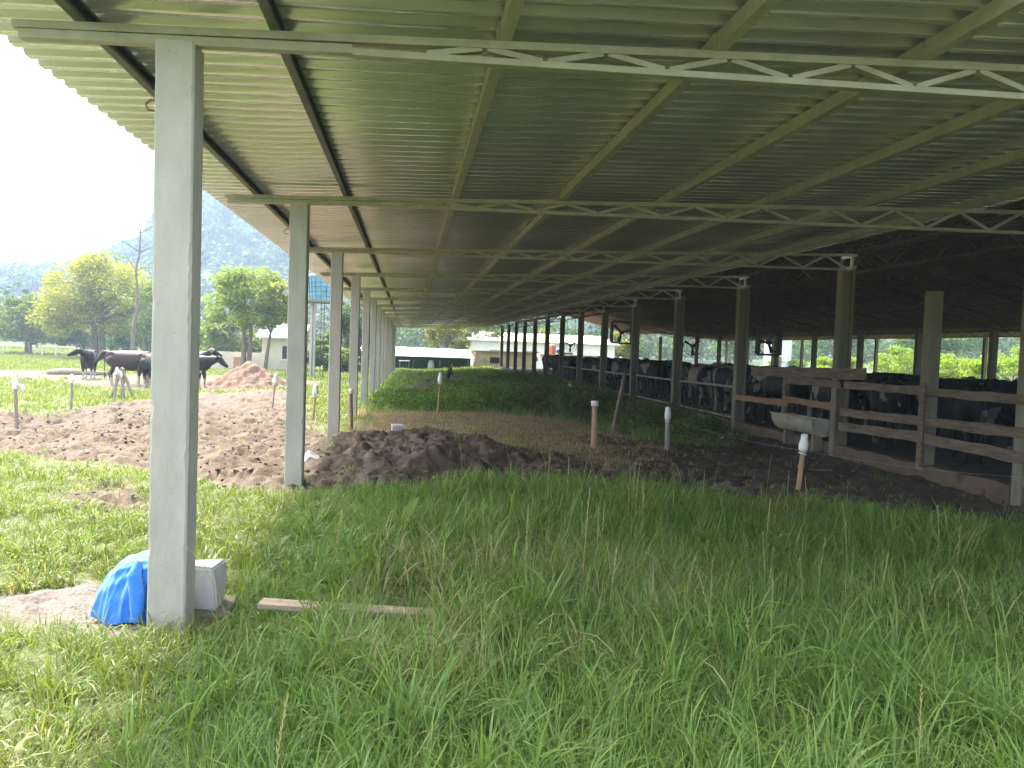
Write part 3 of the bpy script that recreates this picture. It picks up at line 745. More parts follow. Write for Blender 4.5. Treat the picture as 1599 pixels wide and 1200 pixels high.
# ------------------------------------------------------------------ electric fence stakes
stm = {}
def stake(x, y, h, r, mat, cap, label, lean=(0, 0), group='electric fence stakes', z=None, top='bottle'):
    z = gz(x, y) if z is None else z
    t = thing('fence_stake', label, 'fence stake', (x, y, z), random.uniform(0, 3), group)
    t.rotation_euler = (lean[0], lean[1], 0)
    MB().tube([(0, 0, -.3), (.004, 0, h*.5), (0, .003, h)], [r, r*.97, r*.9], 8).build('post', M[mat], t, smooth=False)
    if cap == 'bottle':
        c = MB().lathe([(.055, h-.07), (.062, h-.05), (.06, h+.03), (.045, h+.09), (.05, h+.12), (.042, h+.15), (.01, h+.16)], n=14)
        c.build('insulator', M['plastic'], t, smooth=True)
        MB().tube([(.05*math.cos(a*1.1), .05*math.sin(a*1.1), h-.06-a*.006) for a in range(14)], .008, 5).build('wire_tie', M['plastic'], t)
    elif cap == 'cap':
        MB().lathe([(r+.012, h-.05), (r+.014, h+.02), (r+.01, h+.04), (.01, h+.045)], n=14).build('insulator', M['plastic'], t, smooth=True)
    elif cap == 'flag':
        c = MB().lathe([(.045, h-.10), (.052, h-.08), (.05, h+.02), (.036, h+.06), (.03, h+.08), (.028, h+.10), (.01, h+.105)], n=14)
        c.build('insulator', M['plastic'], t, smooth=True)
        MB().tube([(.04, 0, h-.02), (.10, .01, h-.03), (.14, .0, h-.10), (.13, .0, h-.17)], [.022, .034, .03, .016], 10).build('plastic_wrap', M['plastic'], t, smooth=True)
    return t
stake(-7.09, 15.7, .80, .035, 'greystake', 'flag', 'pale wooden stake with white insulator nearest the left edge, in the sunny grass', (R(-1), R(-2)))
stake(-7.68, 19.6, .70, .03, 'greystake', 'flag', 'pale stake with white insulator, second from the left in the sunny grass', (0, R(1)))
stake(-7.97, 23.2, .78, .035, 'greystake', 'flag', 'old stake with white insulator standing against the wooden trestle', (0, R(4)))
stake(-3.36, 20.7, .72, .022, 'greystake', 'bottle', 'thin stake with white bottle just left of the second pillar', (0, R(5)))
stake(-2.03, 17.8, .66, .024, 'stake', 'bottle', 'thin stake with white bottle between the second and third pillars', (0, R(4)))
stake(-1.04, 15.5, .78, .03, 'rust', 'cap', 'reddish brown pipe stake with white cap beside the third pillar', (0, R(-2)))
stake(.76, 20.4, .90, .022, 'stake', 'bottle', 'tall slim stake with white bottle in front of the weeds', (0, R(3)), top='mid')
stake(3.33, 14.0, .82, .055, 'stake', 'cap', 'thick light brown stake with white cap on the dry straw', (0, R(-1)))
stake(4.95, 14.8, .62, .05, 'greystake', 'bottle', 'dark grey stake with long white bottle beside the flowering shrub', (0, R(-1)))
stake(5.32, 10.3, .62, .035, 'stake', 'bottle', 'leaning brown stake with shaggy white bottle near the feed trough', (R(-5), R(7)))
stake(6.05, 29.5, .55, .03, 'greystake', 'bottle', 'short stake with white bottle low in the weeds by the barn kerb', (0, R(-4)))
stake(-1.75, 33.2, .9, .05, 'black', None, 'black post standing beside the far concrete pillars', (0, 0), group=None, z=-.3)
stake(4.6, 17.6, 1.45, .05, 'bark', None, 'slanting dark pole leaning from the weeds against a barn pillar', (R(-14), R(14)), group=None)
def wire(pts, label, r=.0018):
    mb = MB(); P = []
    for a, b_ in zip(pts[:-1], pts[1:]):
        for i in range(10):
            t = i/10; p = Vector(a).lerp(Vector(b_), t); p.z -= .06*4*t*(1-t); P.append(p)
    P.append(Vector(pts[-1])); mb.tube(P, r, 5)
    return tag(mb.build('fence_wire', M['wire']), label, 'wire')
wire([(3.33, 14, gz(3.33, 14)+.80), (4.95, 14.8, gz(4.95, 14.8)+.55), (5.36, 10.2, gz(5.32, 10.3)+.55), (8.1, 9.0, .22), (8.1, 5.3, .2)], 'thin wire strung from the shaggy bottle stake along the plank fence')
for zz, nm in ((.68, 'upper'), (.34, 'lower')):
    wire([(-12.5, 14.2, gz(-12.5, 14.2)+zz), (-7.09, 15.7, gz(-7.09, 15.7)+zz), (-7.68, 19.6, gz(-7.68, 19.6)+zz), (-7.97, 23.2, gz(-7.97, 23.2)+zz), (-3.36, 20.7, gz(-3.36, 20.7)+zz), (-2.03, 17.8, gz(-2.03, 17.8)+zz*.9), (-1.04, 15.5, gz(-1.04, 15.5)+zz)],
         nm+' wire of the electric fence in front of the outdoor cows', .0022)
# wooden trestle at the yard corner
tr = thing('wooden_trestle', 'weathered grey wooden trestle of slanted poles in front of the cows', 'trestle', (-7.95, 23.7, gz(-7.95, 23.7)))
for p0, p1 in (((-.34, 0, -.1), (.02, 0, .86)), ((.36, .05, -.1), (-.04, .05, .88)), ((.12, -.1, -.1), (-.03, -.06, .84)), ((-.05, .12, -.1), (.0, .1, .84))):
    MB().tube([p0, p1], .042, 8).build('leg', M['greystake'], tr)
lg = MB().tube([(-1.3, .15, .12), (-.5, 0, .18), (.5, 0, .17), (1.5, -.1, .15)], [.11, .15, .13, .09], 12)
tag(lg.build('log', M['greystake'], None, smooth=True, loc=(-15.3, 39.5, gz(-15.3, 39.5))), 'fallen tree log lying on the yard beside the lone black cow', 'log')

# reddish mound of earth
mx, my = np.meshgrid(np.linspace(-2.3, 2.3, 70), np.linspace(-1.8, 1.8, 60))
mh = 1.05*np.exp(-((mx/1.15)**2+(my/.95)**2)**.85)*(1+.0*mx)-.12+(ridged(mx*1.8, my*1.8, 91, 4)-.6)*.30+(fbm(mx*6, my*6, 93, 4)-.5)*.30+(fbm(mx*17, my*17, 97, 2)-.5)*.10
i2 = np.arange(mx.size).reshape(mx.shape)
F = np.stack([i2[:-1, :-1], i2[:-1, 1:], i2[1:, 1:], i2[1:, :-1]], -1).reshape(-1, 4)
tag(put('earth_mound', npmesh('earth_mound', np.stack([mx, my, mh], -1).reshape(-1, 3), F, None, False), M['redpile'], None, (-6.25, 33, gz(-6, 33))), 'mound of reddish earth and rubble beside the black cow', 'mound')

# ------------------------------------------------------------------ blocks, cloth, plank near the pillars
def chipped(dx, dy, dz, seed, cuts=3, amp=.012):
    bm = bmesh.new(); bmesh.ops.create_cube(bm, size=1)
    bmesh.ops.scale(bm, vec=(dx, dy, dz), verts=bm.verts)
    bmesh.ops.bevel(bm, geom=bm.edges[:], offset=min(dx, dy, dz)*.06, segments=2, affect='EDGES')
    bmesh.ops.subdivide_edges(bm, edges=bm.edges[:], cuts=cuts, use_grid_fill=True)
    rq = random.Random(seed)
    for v in bm.verts:
        d = v.co.normalized(); k = vnoise(np.array([v.co.x*9+seed]), np.array([v.co.y*9+v.co.z*7]), seed)[0]-.5
        v.co += d*k*amp*2
    bmesh.ops.translate(bm, vec=(0, 0, dz/2), verts=bm.verts)
    me = bpy.data.meshes.new('block'); bm.to_mesh(me); bm.free(); return me
zb = base_z(np.array([-1.3]), np.array([4.85]))[0]
o = put('concrete_block', chipped(.50, .2, .25, 3, 7, .018), M['block'], None, (-1.30, 4.87, zb+.03)); o.rotation_euler = (0, R(-1.5), R(-6))
tag(o, 'rough light grey concrete block behind the foot of the nearest pillar', 'block')
o = put('shadow_gap_slab', chipped(.42, .26, .06, 5), M['old_concrete'], None, (-1.2, 4.88, zb-.02)); o.rotation_euler = (0, 0, R(5))  # dark piece standing for the shadow in the gap below the block
tag(o, 'flat slab darkened as the shadow gap under the concrete block by the nearest pillar', 'slab')
o = put('concrete_block', chipped(.21, .2, .17, 8), M['block'], None, (-.15, 14.0, gz(-.15, 14.0)-.03)); o.rotation_euler = (R(3), R(-2), R(8))
tag(o, 'small white concrete block sitting on the mud heap', 'block')
o = put('concrete_block', chipped(.17, .2, .19, 12), M['block'], None, (-1.26, 10.5, gz(-1.26, 10.5)+.01)); o.rotation_euler = (R(20), R(28), R(20))
tag(o, 'broken grey concrete chunk beside the foot of the second pillar', 'block')
# blue cloth draped over the left end of the block
nu, nv = 200, 60; vs = []; fs = []
for j in range(nv+1):
    v = j/nv
    for i in range(nu):
        u = 2*math.pi*i/nu; cu, su = math.cos(u), math.sin(u)
        zt = .36*(1-v**2.3*.97)-.02*max(0, -cu)*(1-v)
        ra = .055+.125*min(1, v*1.25)**.62; rb = .10+.115*min(1, v*1.25)**.62
        sr = lambda q: (1-abs(math.sin(q*.5)))**1.6*2-.9
        fold = (sr(6*u+3.4*v+.6)*.5+sr(11*u-3.2*v+1.9)*.36+sr(17*u+5*v)*.16)*.024*v**.7
        fold += .02*math.exp(-((u-4.95)/.16)**2)*math.sin(min(1, v)*2.6)-.016*math.exp(-((u-4.55)/.12)**2)*v-.013*math.exp(-((u-5.3)/.13)**2)*v
        diag = .010*math.sin(26*v+7*u)*v*(1-v)*1.5
        r = fold+diag
        x = (ra+r)*cu*(1+.12*v); yq = (rb+r)*su
        lean = -.045*v*(1 if cu < 0 else .2)
        z = zt+.012*math.sin(4*u+1)*v+.004*math.sin(11*u)
        if j == 0: x *= .4; yq *= .5; z += .004
        vs.append((x+lean+.055*(1-v), yq, max(z, .004)))
for j in range(nv):
    for i in range(nu):
        a, b_ = j*nu+i, j*nu+(i+1) % nu; fs.append((a, b_, b_+nu, a+nu))
fs.append(tuple(reversed(range(nu))))
o = MB().add(vs, fs).build('blue_jacket', M['cloth'], None, smooth=True, loc=(-1.47, 4.79, zb+.0)); o.scale = (1.05, 1.0, 1.0)
md = o.modifiers.new('smooth', 'SUBSURF'); md.levels = 1; md.render_levels = 1
tag(o, 'bright blue jacket draped over the block beside the nearest pillar', 'jacket')
slv = MB(); pts = [(-1.44, 4.60, zb+.36), (-1.45, 4.555, zb+.29), (-1.43, 4.54, zb+.2), (-1.425, 4.53, zb+.11), (-1.43, 4.52, zb+.045)]
slv.tube(pts, [(.02, .03), (.035, .04), (.042, .034), (.036, .03), (.028, .022)], 14)
sv = remesh(slv, 'sleeve', .008, 4); so = put('sleeve', sv, M['cloth'], o)
so.matrix_parent_inverse = Matrix.Identity(4); so.location = (1.47/1.05, -4.79, -zb); so.scale = (1/1.05, 1, 1)
o = MB().box((-.53, -.05, 0), (.53, .05, .03)).build('wooden_plank', M['plank'], None, .003, loc=(-.31, 4.74, .026)); o.rotation_euler = (R(5), R(.5), R(-11))
tag(o, 'weathered flat plank lying half hidden in the grass right of the nearest pillar', 'plank')
for i, (x, y, l, a, lb) in enumerate(((7.3, 13.3, .5, 15, 'dark stick lying on the muddy ground in front of the trough'), (7.55, 12.6, .9, 50, 'dark stick leaning on the barn kerb beside the third pillar'), (6.7, 12.3, .4, -10, 'short stick lying on the dark mud before the barn'))):
    o = MB().bar((-l/2, 0, 0), (l/2, 0, .06 if i == 1 else .0), .04, .025).build('stick', M['wood'], None, loc=(x, y, gz(x, y)+.03)); o.rotation_euler = (0, 0, R(a))
    tag(o, lb, 'stick')
# loose clods of earth and stones
def clods(name, n_, pick, mat, rmin, rmax, label_kind='stuff'):
    ico = [(0,0,1),(.894,0,.447),(.276,.851,.447),(-.724,.526,.447),(-.724,-.526,.447),(.276,-.851,.447),(.724,.526,-.447),(-.276,.851,-.447),(-.894,0,-.447),(-.276,-.851,-.447),(.724,-.526,-.447),(0,0,-1)]
    fi = [(0,1,2),(0,2,3),(0,3,4),(0,4,5),(0,5,1),(1,6,2),(2,7,3),(3,8,4),(4,9,5),(5,10,1),(1,10,6),(2,6,7),(3,7,8),(4,8,9),(5,9,10),(6,11,7),(7,11,8),(8,11,9),(9,11,10),(10,11,6)]
    X, Y = pick(n_); n_ = len(X); Z = ground_z(X, Y)
    r = rmin+(rmax-rmin)*RNG.random(n_)**3
    V = np.array(ico)[None]*r[:, None, None]*(1+.45*(RNG.random((n_, 12, 1))-.5)*2)*np.stack([np.ones(n_), .7+.5*RNG.random(n_), .5+.35*RNG.random(n_)], -1)[:, None, :]
    a = RNG.random(n_)*6.28; ca, sa = np.cos(a)[:, None], np.sin(a)[:, None]
    V = np.stack([V[..., 0]*ca-V[..., 1]*sa+X[:, None], V[..., 0]*sa+V[..., 1]*ca+Y[:, None], V[..., 2]+(Z+r*.15)[:, None]], -1)
    Fq = np.array(fi)[None]+(np.arange(n_)*12)[:, None, None]
    return tag(put(name, npmesh(name, V.reshape(-1, 3), Fq.reshape(-1, 3)), mat), kind='stuff')
def pick_zone(mi, box):
    def f(n_):
        X = RNG.uniform(box[0], box[1], n_*4); Y = RNG.uniform(box[2], box[3], n_*4)
        mk = ground_masks(X, Y)[mi]; k = RNG.random(len(X)) < mk
        return X[k][:n_], Y[k][:n_]
    return f
M['clod'] = mottled('mud_clod', (.075, .05, .034), (.15, .108, .078), 2.2, .95, 0, .5, 30, .01)
M['clodd'] = mottled('dark_clod', (.05, .034, .025), (.12, .083, .060), 2.2, .95, 0, .5, 30, .01)
M['stone'] = mottled('rubble_stone', (.16, .135, .115), (.36, .335, .305), 5, .9, 0, .4, 30, .01)
clods('mud_clods', 4500, pick_zone(0, (-9, 6.5, 7.4, 20)), M['clod'], .006, .036)
clods('dark_clods', 5000, pick_zone(3, (3.2, 8.2, 5.5, 17.4)), M['clodd'], .007, .06)
clods('rubble', 900, pick_zone(2, (-2.8, -.8, 4.1, 5.8)), M['stone'], .006, .035)

# ------------------------------------------------------------------ grass
def blades(name, cx, cy, nb, length, width, colA, colB, dry, lean=.5, droop=.9, spread=.05, segs=4, mat=None):
    """cx, cy: clump centres; every blade is a bent tapering strip"""
    n_ = len(cx)*nb
    ci = np.repeat(np.arange(len(cx)), nb); ang = RNG.random(n_)*2*np.pi
    rad = spread[ci] if hasattr(spread, '__len__') else spread
    rr_ = np.sqrt(RNG.random(n_))*rad
    X = cx[ci]+np.cos(ang)*rr_; Y = cy[ci]+np.sin(ang)*rr_; Z = ground_z(X, Y)-.01
    L = length[ci]*(.45+.75*RNG.random(n_)); W = width[ci]*(.6+.8*RNG.random(n_))
    clan = (RNG.random(len(cx))*2*np.pi)[ci]; cl = (RNG.random(len(cx))**2*.55)[ci]
    a2 = ang+RNG.normal(0, .7, n_)
    th0 = np.abs(RNG.normal(0, lean*.55, n_))+.05; bend = np.abs(RNG.normal(1, .45, n_))*(droop[ci] if hasattr(droop, '__len__') else droop)
    hx = np.cos(a2)+cl*np.cos(clan); hy = np.sin(a2)+cl*np.sin(clan); hn = np.hypot(hx, hy)+1e-6; hx /= hn; hy /= hn
    px, py = -hy, hx
    V = np.zeros((n_, segs+1, 2, 3)); x = X.copy(); y = Y.copy(); z = Z.copy(); tw = RNG.normal(0, .5, n_)
    for s in range(segs+1):
        t = s/segs; w = W*(1-t**1.8*.93)*(.7+.3*min(1, t*4))*.5
        ph = th0+bend*t**1.4
        qx = px*np.cos(tw*t)+hx*np.sin(tw*t)*np.cos(ph); qy = py*np.cos(tw*t)+hy*np.sin(tw*t)*np.cos(ph); qz = -np.sin(tw*t)*np.sin(ph)
        V[:, s, 0] = np.stack([x-qx*w, y-qy*w, z-qz*w], -1); V[:, s, 1] = np.stack([x+qx*w, y+qy*w, z+qz*w], -1)
        st = L/segs; x = x+hx*np.sin(ph)*st; y = y+hy*np.sin(ph)*st; z = z+np.cos(ph)*st
    V = V.reshape(n_, (segs+1)*2, 3)
    q = np.array([[2*s, 2*s+1, 2*s+3, 2*s+2] for s in range(segs)])
    F = (q[None]+(np.arange(n_)*(segs+1)*2)[:, None, None]).reshape(-1, 4)
    t = np.clip(RNG.random(n_)*.6+.55*(fbm(X*1.3, Y*1.3, 101, 3)-.2), 0, 1)[:, None]
    C = colA*(1-t)+colB*t
    C = C*(.8+.45*RNG.random(n_))[:, None]
    dr = RNG.random(n_) < (dry[ci] if hasattr(dry, '__len__') else dry)
    C[dr] = np.array([.37, .345, .18])*(.7+.5*RNG.random(dr.sum()))[:, None]
    C = np.repeat(C[:, None, :], (segs+1)*2, 1).reshape(-1, 3)
    return npmesh(name, V.reshape(-1, 3), F, C, True)
def scatter(n_, x0, x1, y0, y1, keep):
    X = RNG.uniform(x0, x1, n_); Y = RNG.uniform(y0, y1, n_); k = RNG.random(n_) < keep(X, Y); return X[k], Y[k]
def bare(X, Y):
    mud, dark, straw, grav, yard = ground_masks(X, Y)
    return np.clip(np.maximum.reduce([mud, dark, straw*.85, grav*.9, yard*.8]), 0, 1)
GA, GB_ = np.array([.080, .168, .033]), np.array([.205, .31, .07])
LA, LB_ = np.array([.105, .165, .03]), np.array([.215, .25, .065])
def near_keep(X, Y):
    d = np.hypot(X, Y); k = 1-np.clip(bare(X, Y)*1.15, 0, 1)
    k *= np.clip(1.25-d/13, .35, 1)*(d > .9)
    k *= .35+.75*fbm(X*2.3, Y*2.3, 111, 3)+.25
    k *= 1-.97*((np.abs(X+1.26) < .17) & (np.abs(Y-4.58) < .16))
    k *= 1-.9*((X > -1.8) & (X < -1.0) & (Y > 4.5) & (Y < 5.0))
    return np.clip(k, 0, 1)
cx, cy = scatter(30000, -9, 8.1, 1.0, 11.5, near_keep)
tall = sstep(-1.9, .9, cx)*(1-sstep(7.2, 8.2, cx)*.6)
ln = .125+.20*tall*(.30+1.4*fbm(cx*1.25, cy*1.25, 121, 3))+.06*(fbm(cx*2, cy*2, 131, 2)-.3)
ln *= 1-.35*sstep(6.5, 2.0, cy)*0
ba = bare(cx, cy); ln *= 1-.4*ba; edge = np.maximum(zone(Z_MUD, cx, cy, 1.3, .5), zone(Z_DARK, cx, cy, 1.1, .5, 1.0, 5)); ln *= 1-.62*np.clip(edge*1.6, 0, 1)
# short grass around the plank so the board shows
pl = ((cx > -.95) & (cx < .30) & (cy > 3.9) & (cy < 4.95)); ln[pl] *= np.where(fbm(cx[pl]*2.2, cy[pl]*.4, 77, 2) > .45, .9, .5)
near1 = np.hypot(cx, cy) < 2.2; ln[near1] *= .8
wd = .0036+.0032*RNG.random(len(cx)); big = (RNG.random(len(cx)) < .3) & (fbm(cx*1.1, cy*1.1, 123, 3) > .42); wd[big] *= 2.0; ln[big] *= 1.25; drp = 1.0+.8*RNG.random(len(cx)); drp[big] += .5; wd *= 1+.05*np.clip(np.hypot(cx, cy)-5, 0, 8)
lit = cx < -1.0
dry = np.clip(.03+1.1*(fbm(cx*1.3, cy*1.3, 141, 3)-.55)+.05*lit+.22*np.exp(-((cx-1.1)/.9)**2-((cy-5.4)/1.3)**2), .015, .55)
sprd = .035+.05*RNG.random(len(cx))
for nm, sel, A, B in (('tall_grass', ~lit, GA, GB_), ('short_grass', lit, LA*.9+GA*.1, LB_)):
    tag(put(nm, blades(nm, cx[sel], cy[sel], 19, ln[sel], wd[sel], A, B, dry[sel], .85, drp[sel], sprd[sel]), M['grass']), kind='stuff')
# farther grass: wider, sparser blades
def far_keep(X, Y):
    d = np.hypot(X, Y); k = 1-np.clip(bare(X, Y)*1.2, 0, 1); k *= np.clip(22/d, .06, 1)**1.2
    k *= 1-((X > 8) & (X < 30))*1.0
    k *= (Y > 11.3) | (X < -9)
    return np.clip(k*(.4+fbm(X*.7, Y*.7, 151, 3)), 0, 1)
cx, cy = scatter(60000, -42, 8, 9, 80, far_keep); qx, qy = scatter(9000, -60, -6, 75, 125, lambda X, Y: .5+0*X); cx, cy = np.concatenate([cx, qx]), np.concatenate([cy, qy])
dd = np.hypot(cx, cy)
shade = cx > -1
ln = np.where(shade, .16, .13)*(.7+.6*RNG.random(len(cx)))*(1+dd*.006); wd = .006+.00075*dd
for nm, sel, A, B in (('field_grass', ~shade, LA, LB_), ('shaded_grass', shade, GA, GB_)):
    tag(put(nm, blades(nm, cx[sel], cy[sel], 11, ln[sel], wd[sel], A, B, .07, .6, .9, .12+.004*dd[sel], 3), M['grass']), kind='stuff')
# sparse sprigs in the mud and straw litter
cx, cy = scatter(2600, -9, 8, 7, 19, lambda X, Y: np.clip(bare(X, Y), 0, 1)*(fbm(X*1.7, Y*1.7, 161, 3) > .56))
tag(put('sprigs', blades('sprigs', cx, cy, 7, np.full(len(cx), .10), np.full(len(cx), .007), GA, GB_, .2, .8, .8, .05, 3), M['grass']), kind='stuff')
cx, cy = scatter(6500, -1.3, 4.8, 10.8, 22, lambda X, Y: ground_masks(X, Y)[2])
me = blades('straw_litter', cx, cy, 6, np.full(len(cx), .11), np.full(len(cx), .006), np.array([.25, .18, .10]), np.array([.38, .29, .165]), .3, 2.2, .4, .10, 2)
tag(put('straw_litter', me, M['grass']), kind='stuff')
# flowering stalks with seed heads above the grass
def stalks(n_, keep):
    X, Y = scatter(n_, -1, 7.5, 1.6, 9.5, keep); n_ = len(X); Z = ground_z(X, Y)
    V = []; Fq = []; C = []
    for i in range(n_):
        h = RNG.uniform(.42, .78); a = RNG.uniform(0, 6.28); le = abs(RNG.normal(0, .22)); bd = abs(RNG.normal(.35, .3)); p = np.array([X[i], Y[i], Z[i]])
        d = np.array([math.cos(a), math.sin(a), 0]); s_ = np.array([-d[1], d[0], 0]); pts = []
        for k in range(9):
            t = k/8; ph = le+bd*t**2; pts.append(p.copy()); p = p+(d*math.sin(ph)+np.array([0, 0, math.cos(ph)]))*h/8
        col = np.array([.22, .25, .085]) if RNG.random() < .6 else np.array([.33, .29, .15])
        for k in range(8):
            w = .0016; o_ = len(V); V += [pts[k]-s_*w, pts[k]+s_*w, pts[k+1]+s_*w, pts[k+1]-s_*w]; Fq.append((o_, o_+1, o_+2, o_+3)); C += [col]*4
        for k in range(20):
            t = .58+.42*k/20+RNG.normal(0, .01); j = min(7, int(t*8)); q_ = pts[j]+(pts[j+1]-pts[j])*(t*8-j); sg = (s_ if k % 2 else -s_)*RNG.uniform(.3, 1.3)
            e = q_+sg*.008+d*RNG.normal(0, .006)+np.array([0, 0, RNG.uniform(.01, .026)]); w = np.array([0, 0, .0028])
            o_ = len(V); V += [q_-w, q_+sg*.0045-w*.3, e, q_+w]; Fq.append((o_, o_+1, o_+2, o_+3)); C += [col*1.15]*4
    return npmesh('seed_stalks', np.array(V), np.array(Fq), np.array(C))
tag(put('seed_stalks', stalks(900, lambda X, Y: np.clip(.5*np.clip((fbm(X*.8, Y*.8, 171, 3)-.42)*4, 0.05, 1)+1.2*np.exp(-((X-1.0)/.8)**2-((Y-5.2)/1.4)**2), 0, 1)*np.clip(1-bare(X, Y)*2, 0, 1)*.55), M['grass']), kind='stuff')

# ------------------------------------------------------------------ leafy plants
def leaves(P, size, colA, colB, flat=.35, asp=.55, jit=.25):
    """rhombic, slightly folded leaves at points P"""
    n_ = len(P); nrm = RNG.normal(0, 1, (n_, 3)); nrm[:, 2] = np.abs(nrm[:, 2])+flat; nrm /= np.linalg.norm(nrm, axis=1)[:, None]
    t = RNG.normal(0, 1, (n_, 3)); t -= nrm*(t*nrm).sum(1)[:, None]; t /= np.linalg.norm(t, axis=1)[:, None]; bt = np.cross(nrm, t)
    s = (size*(.6+.8*RNG.random(n_)))[:, None]
    V = np.stack([P-t*s*.5, P+bt*s*asp*.5-nrm*s*.08, P+t*s*.5-nrm*s*.12, P-bt*s*asp*.5-nrm*s*.08], 1)
    F = np.arange(n_*4).reshape(n_, 4)
    k = RNG.random((n_, 1)); C = (colA*(1-k)+colB*k)*(1+jit*(RNG.random((n_, 1))-.5)*2)
    return V.reshape(-1, 3), F, np.repeat(C, 4, 0)
def inball(n_, c, r, lo=.3):
    d = RNG.normal(0, 1, (n_, 3)); d /= np.linalg.norm(d, axis=1)[:, None]
    return np.array(c)+d*np.array(r)*((lo**3+(1-lo**3)*RNG.random(n_))**(1/3))[:, None]
WA, WB = np.array([.065, .15, .028]), np.array([.19, .315, .07])
# weeds under the lean-to, head height decreasing to the front
wx, wy = scatter(24000, -1.2, 7.9, 18, 52, lambda X, Y: zone(Z_WEED, X, Y, .5, .9, .8, 14)*np.clip(1.25-Y/60, .3, 1)*np.clip(fbm(X*.9, Y*.9, 19, 3)*2.2-.35, .05, 1)*.8)
hh = (.22+.38*fbm(wx*.7, wy*.7, 181, 3)+.26*np.exp(-((wx-3.6)/2.2)**2-((wy-25)/5)**2))*(.75+.25*sstep(-1, 2, wx))*(.6+.8*RNG.random(len(wx)))*(1-.55*sstep(23, 34, wy)*(1-sstep(3.5, 6, wx)))
zz = ground_z(wx, wy); per = 15
ii = np.repeat(np.arange(len(wx)), per); t = RNG.random(len(ii))**.7
P = np.stack([wx[ii]+RNG.normal(0, .07, len(ii)), wy[ii]+RNG.normal(0, .07, len(ii)), zz[ii]+hh[ii]*t], -1)
V, F, C = leaves(P, (.045+.0014*wy[ii])*(.6+.9*RNG.random(len(ii))), WA, WB, .3, .40)
pt = np.repeat(np.clip(.55+1.1*(fbm(wx*.6, wy*.45, 187, 3)-.35), .5, 1.35)[ii], 4)[:, None]; br = np.repeat((RNG.random(len(wx)) < np.clip(3.2*(fbm(wx*.8, wy*.5, 188, 3)-.56), .03, .8))[ii], 4)
C = C*pt; C[br] = np.array([.20, .155, .075])*(.6+.7*RNG.random((br.sum(), 1)))
tag(put('weeds', npmesh('weeds', V, F, C), M['leaf']), kind='stuff')
# small herb plants at the edge of the tall grass and along the mud
wx, wy = scatter(1500, -1.5, 7.9, 6.5, 12, lambda X, Y: np.exp(-((bare(X, Y)-.45)/.25)**2)*.5)
nh = len(wx); w2x, w2y = scatter(4200, -4, 7, 2, 9, lambda X, Y: np.clip((fbm(X*1.6, Y*1.6, 211, 3)-.52)*3, 0, .5)*(1-bare(X, Y)))
wx, wy = np.concatenate([wx, w2x]), np.concatenate([wy, w2y])
zz = ground_z(wx, wy); per = 14; ii = np.repeat(np.arange(len(wx)), per)
P = np.stack([wx[ii]+RNG.normal(0, .05, len(ii)), wy[ii]+RNG.normal(0, .05, len(ii)), zz[ii]+.02+np.where(ii < nh, .2, .13)*RNG.random(len(ii))*(.5+RNG.random(len(wx))[ii])], -1)
V, F, C = leaves(P, np.where(ii < nh, .042, .02), WA*1.2, WB*1.15, .5, .45)
tag(put('herbs', npmesh('herbs', V, F, C), M['leaf']), kind='stuff')
def bush(name, c, r, n_, size, A, B, label, cat, flowers=0, stems=6):
    z = gz(c[0], c[1]); t = thing(name, label, cat, (c[0], c[1], z))
    mb = MB(); PT = []
    for i in range(stems):
        a = i/stems*6.28+random.uniform(-.3, .3); e = (math.cos(a)*r[0]*.65*random.uniform(.4, 1), math.sin(a)*r[1]*.65*random.uniform(.4, 1), r[2]*random.uniform(1.1, 1.9))
        mb.tube([(0, 0, -.05), (e[0]*.4, e[1]*.4, e[2]*.55), e], [.012*r[2]/.3, .009*r[2]/.3, .004*r[2]/.3], 6)
        PT.append(inball(n_//stems, (e[0]*.95, e[1]*.95, e[2]*.85), (r[0]*.5, r[1]*.5, r[2]*.5), .1))
    mb.build('stem', M['bark'], t)
    PT.append(inball(n_//2, (0, 0, r[2]), r, .5)); P = np.concatenate(PT); P = P[P[:, 2] > .0]
    V, F, C = leaves(P, np.full(len(P), size), A, B, .3, .5)
    if flowers:
        P = inball(flowers, (0, 0, r[2]*1.05), (r[0], r[1], r[2]*1.0), .85); P = P[P[:, 2] > r[2]*.6]
        V2, F2, C2 = leaves(P, np.full(len(P), .07), np.array([.5, .5, .36]), np.array([.62, .62, .5]), 1.5, .8); F = np.concatenate([F, F2+len(V)]); V = np.concatenate([V, V2]); C = np.concatenate([C, C2])
    put('foliage', npmesh('foliage', V, F, C), M['leaf'], t)
    return t
bush('flowering_shrub', (5.75, 15.2), (.62, .5, .34), 1500, .075, WA*.7, WB*.8, 'low dark shrub with pale flower heads beside the barn kerb', 'shrub', 46, 8)
bush('leafy_bush', (4.5, 20.6), (.8, .6, .40), 1500, .085, WA*.6, WB*.7, 'dark rounded bush at the edge of the weeds by the barn', 'bush', 0, 7)
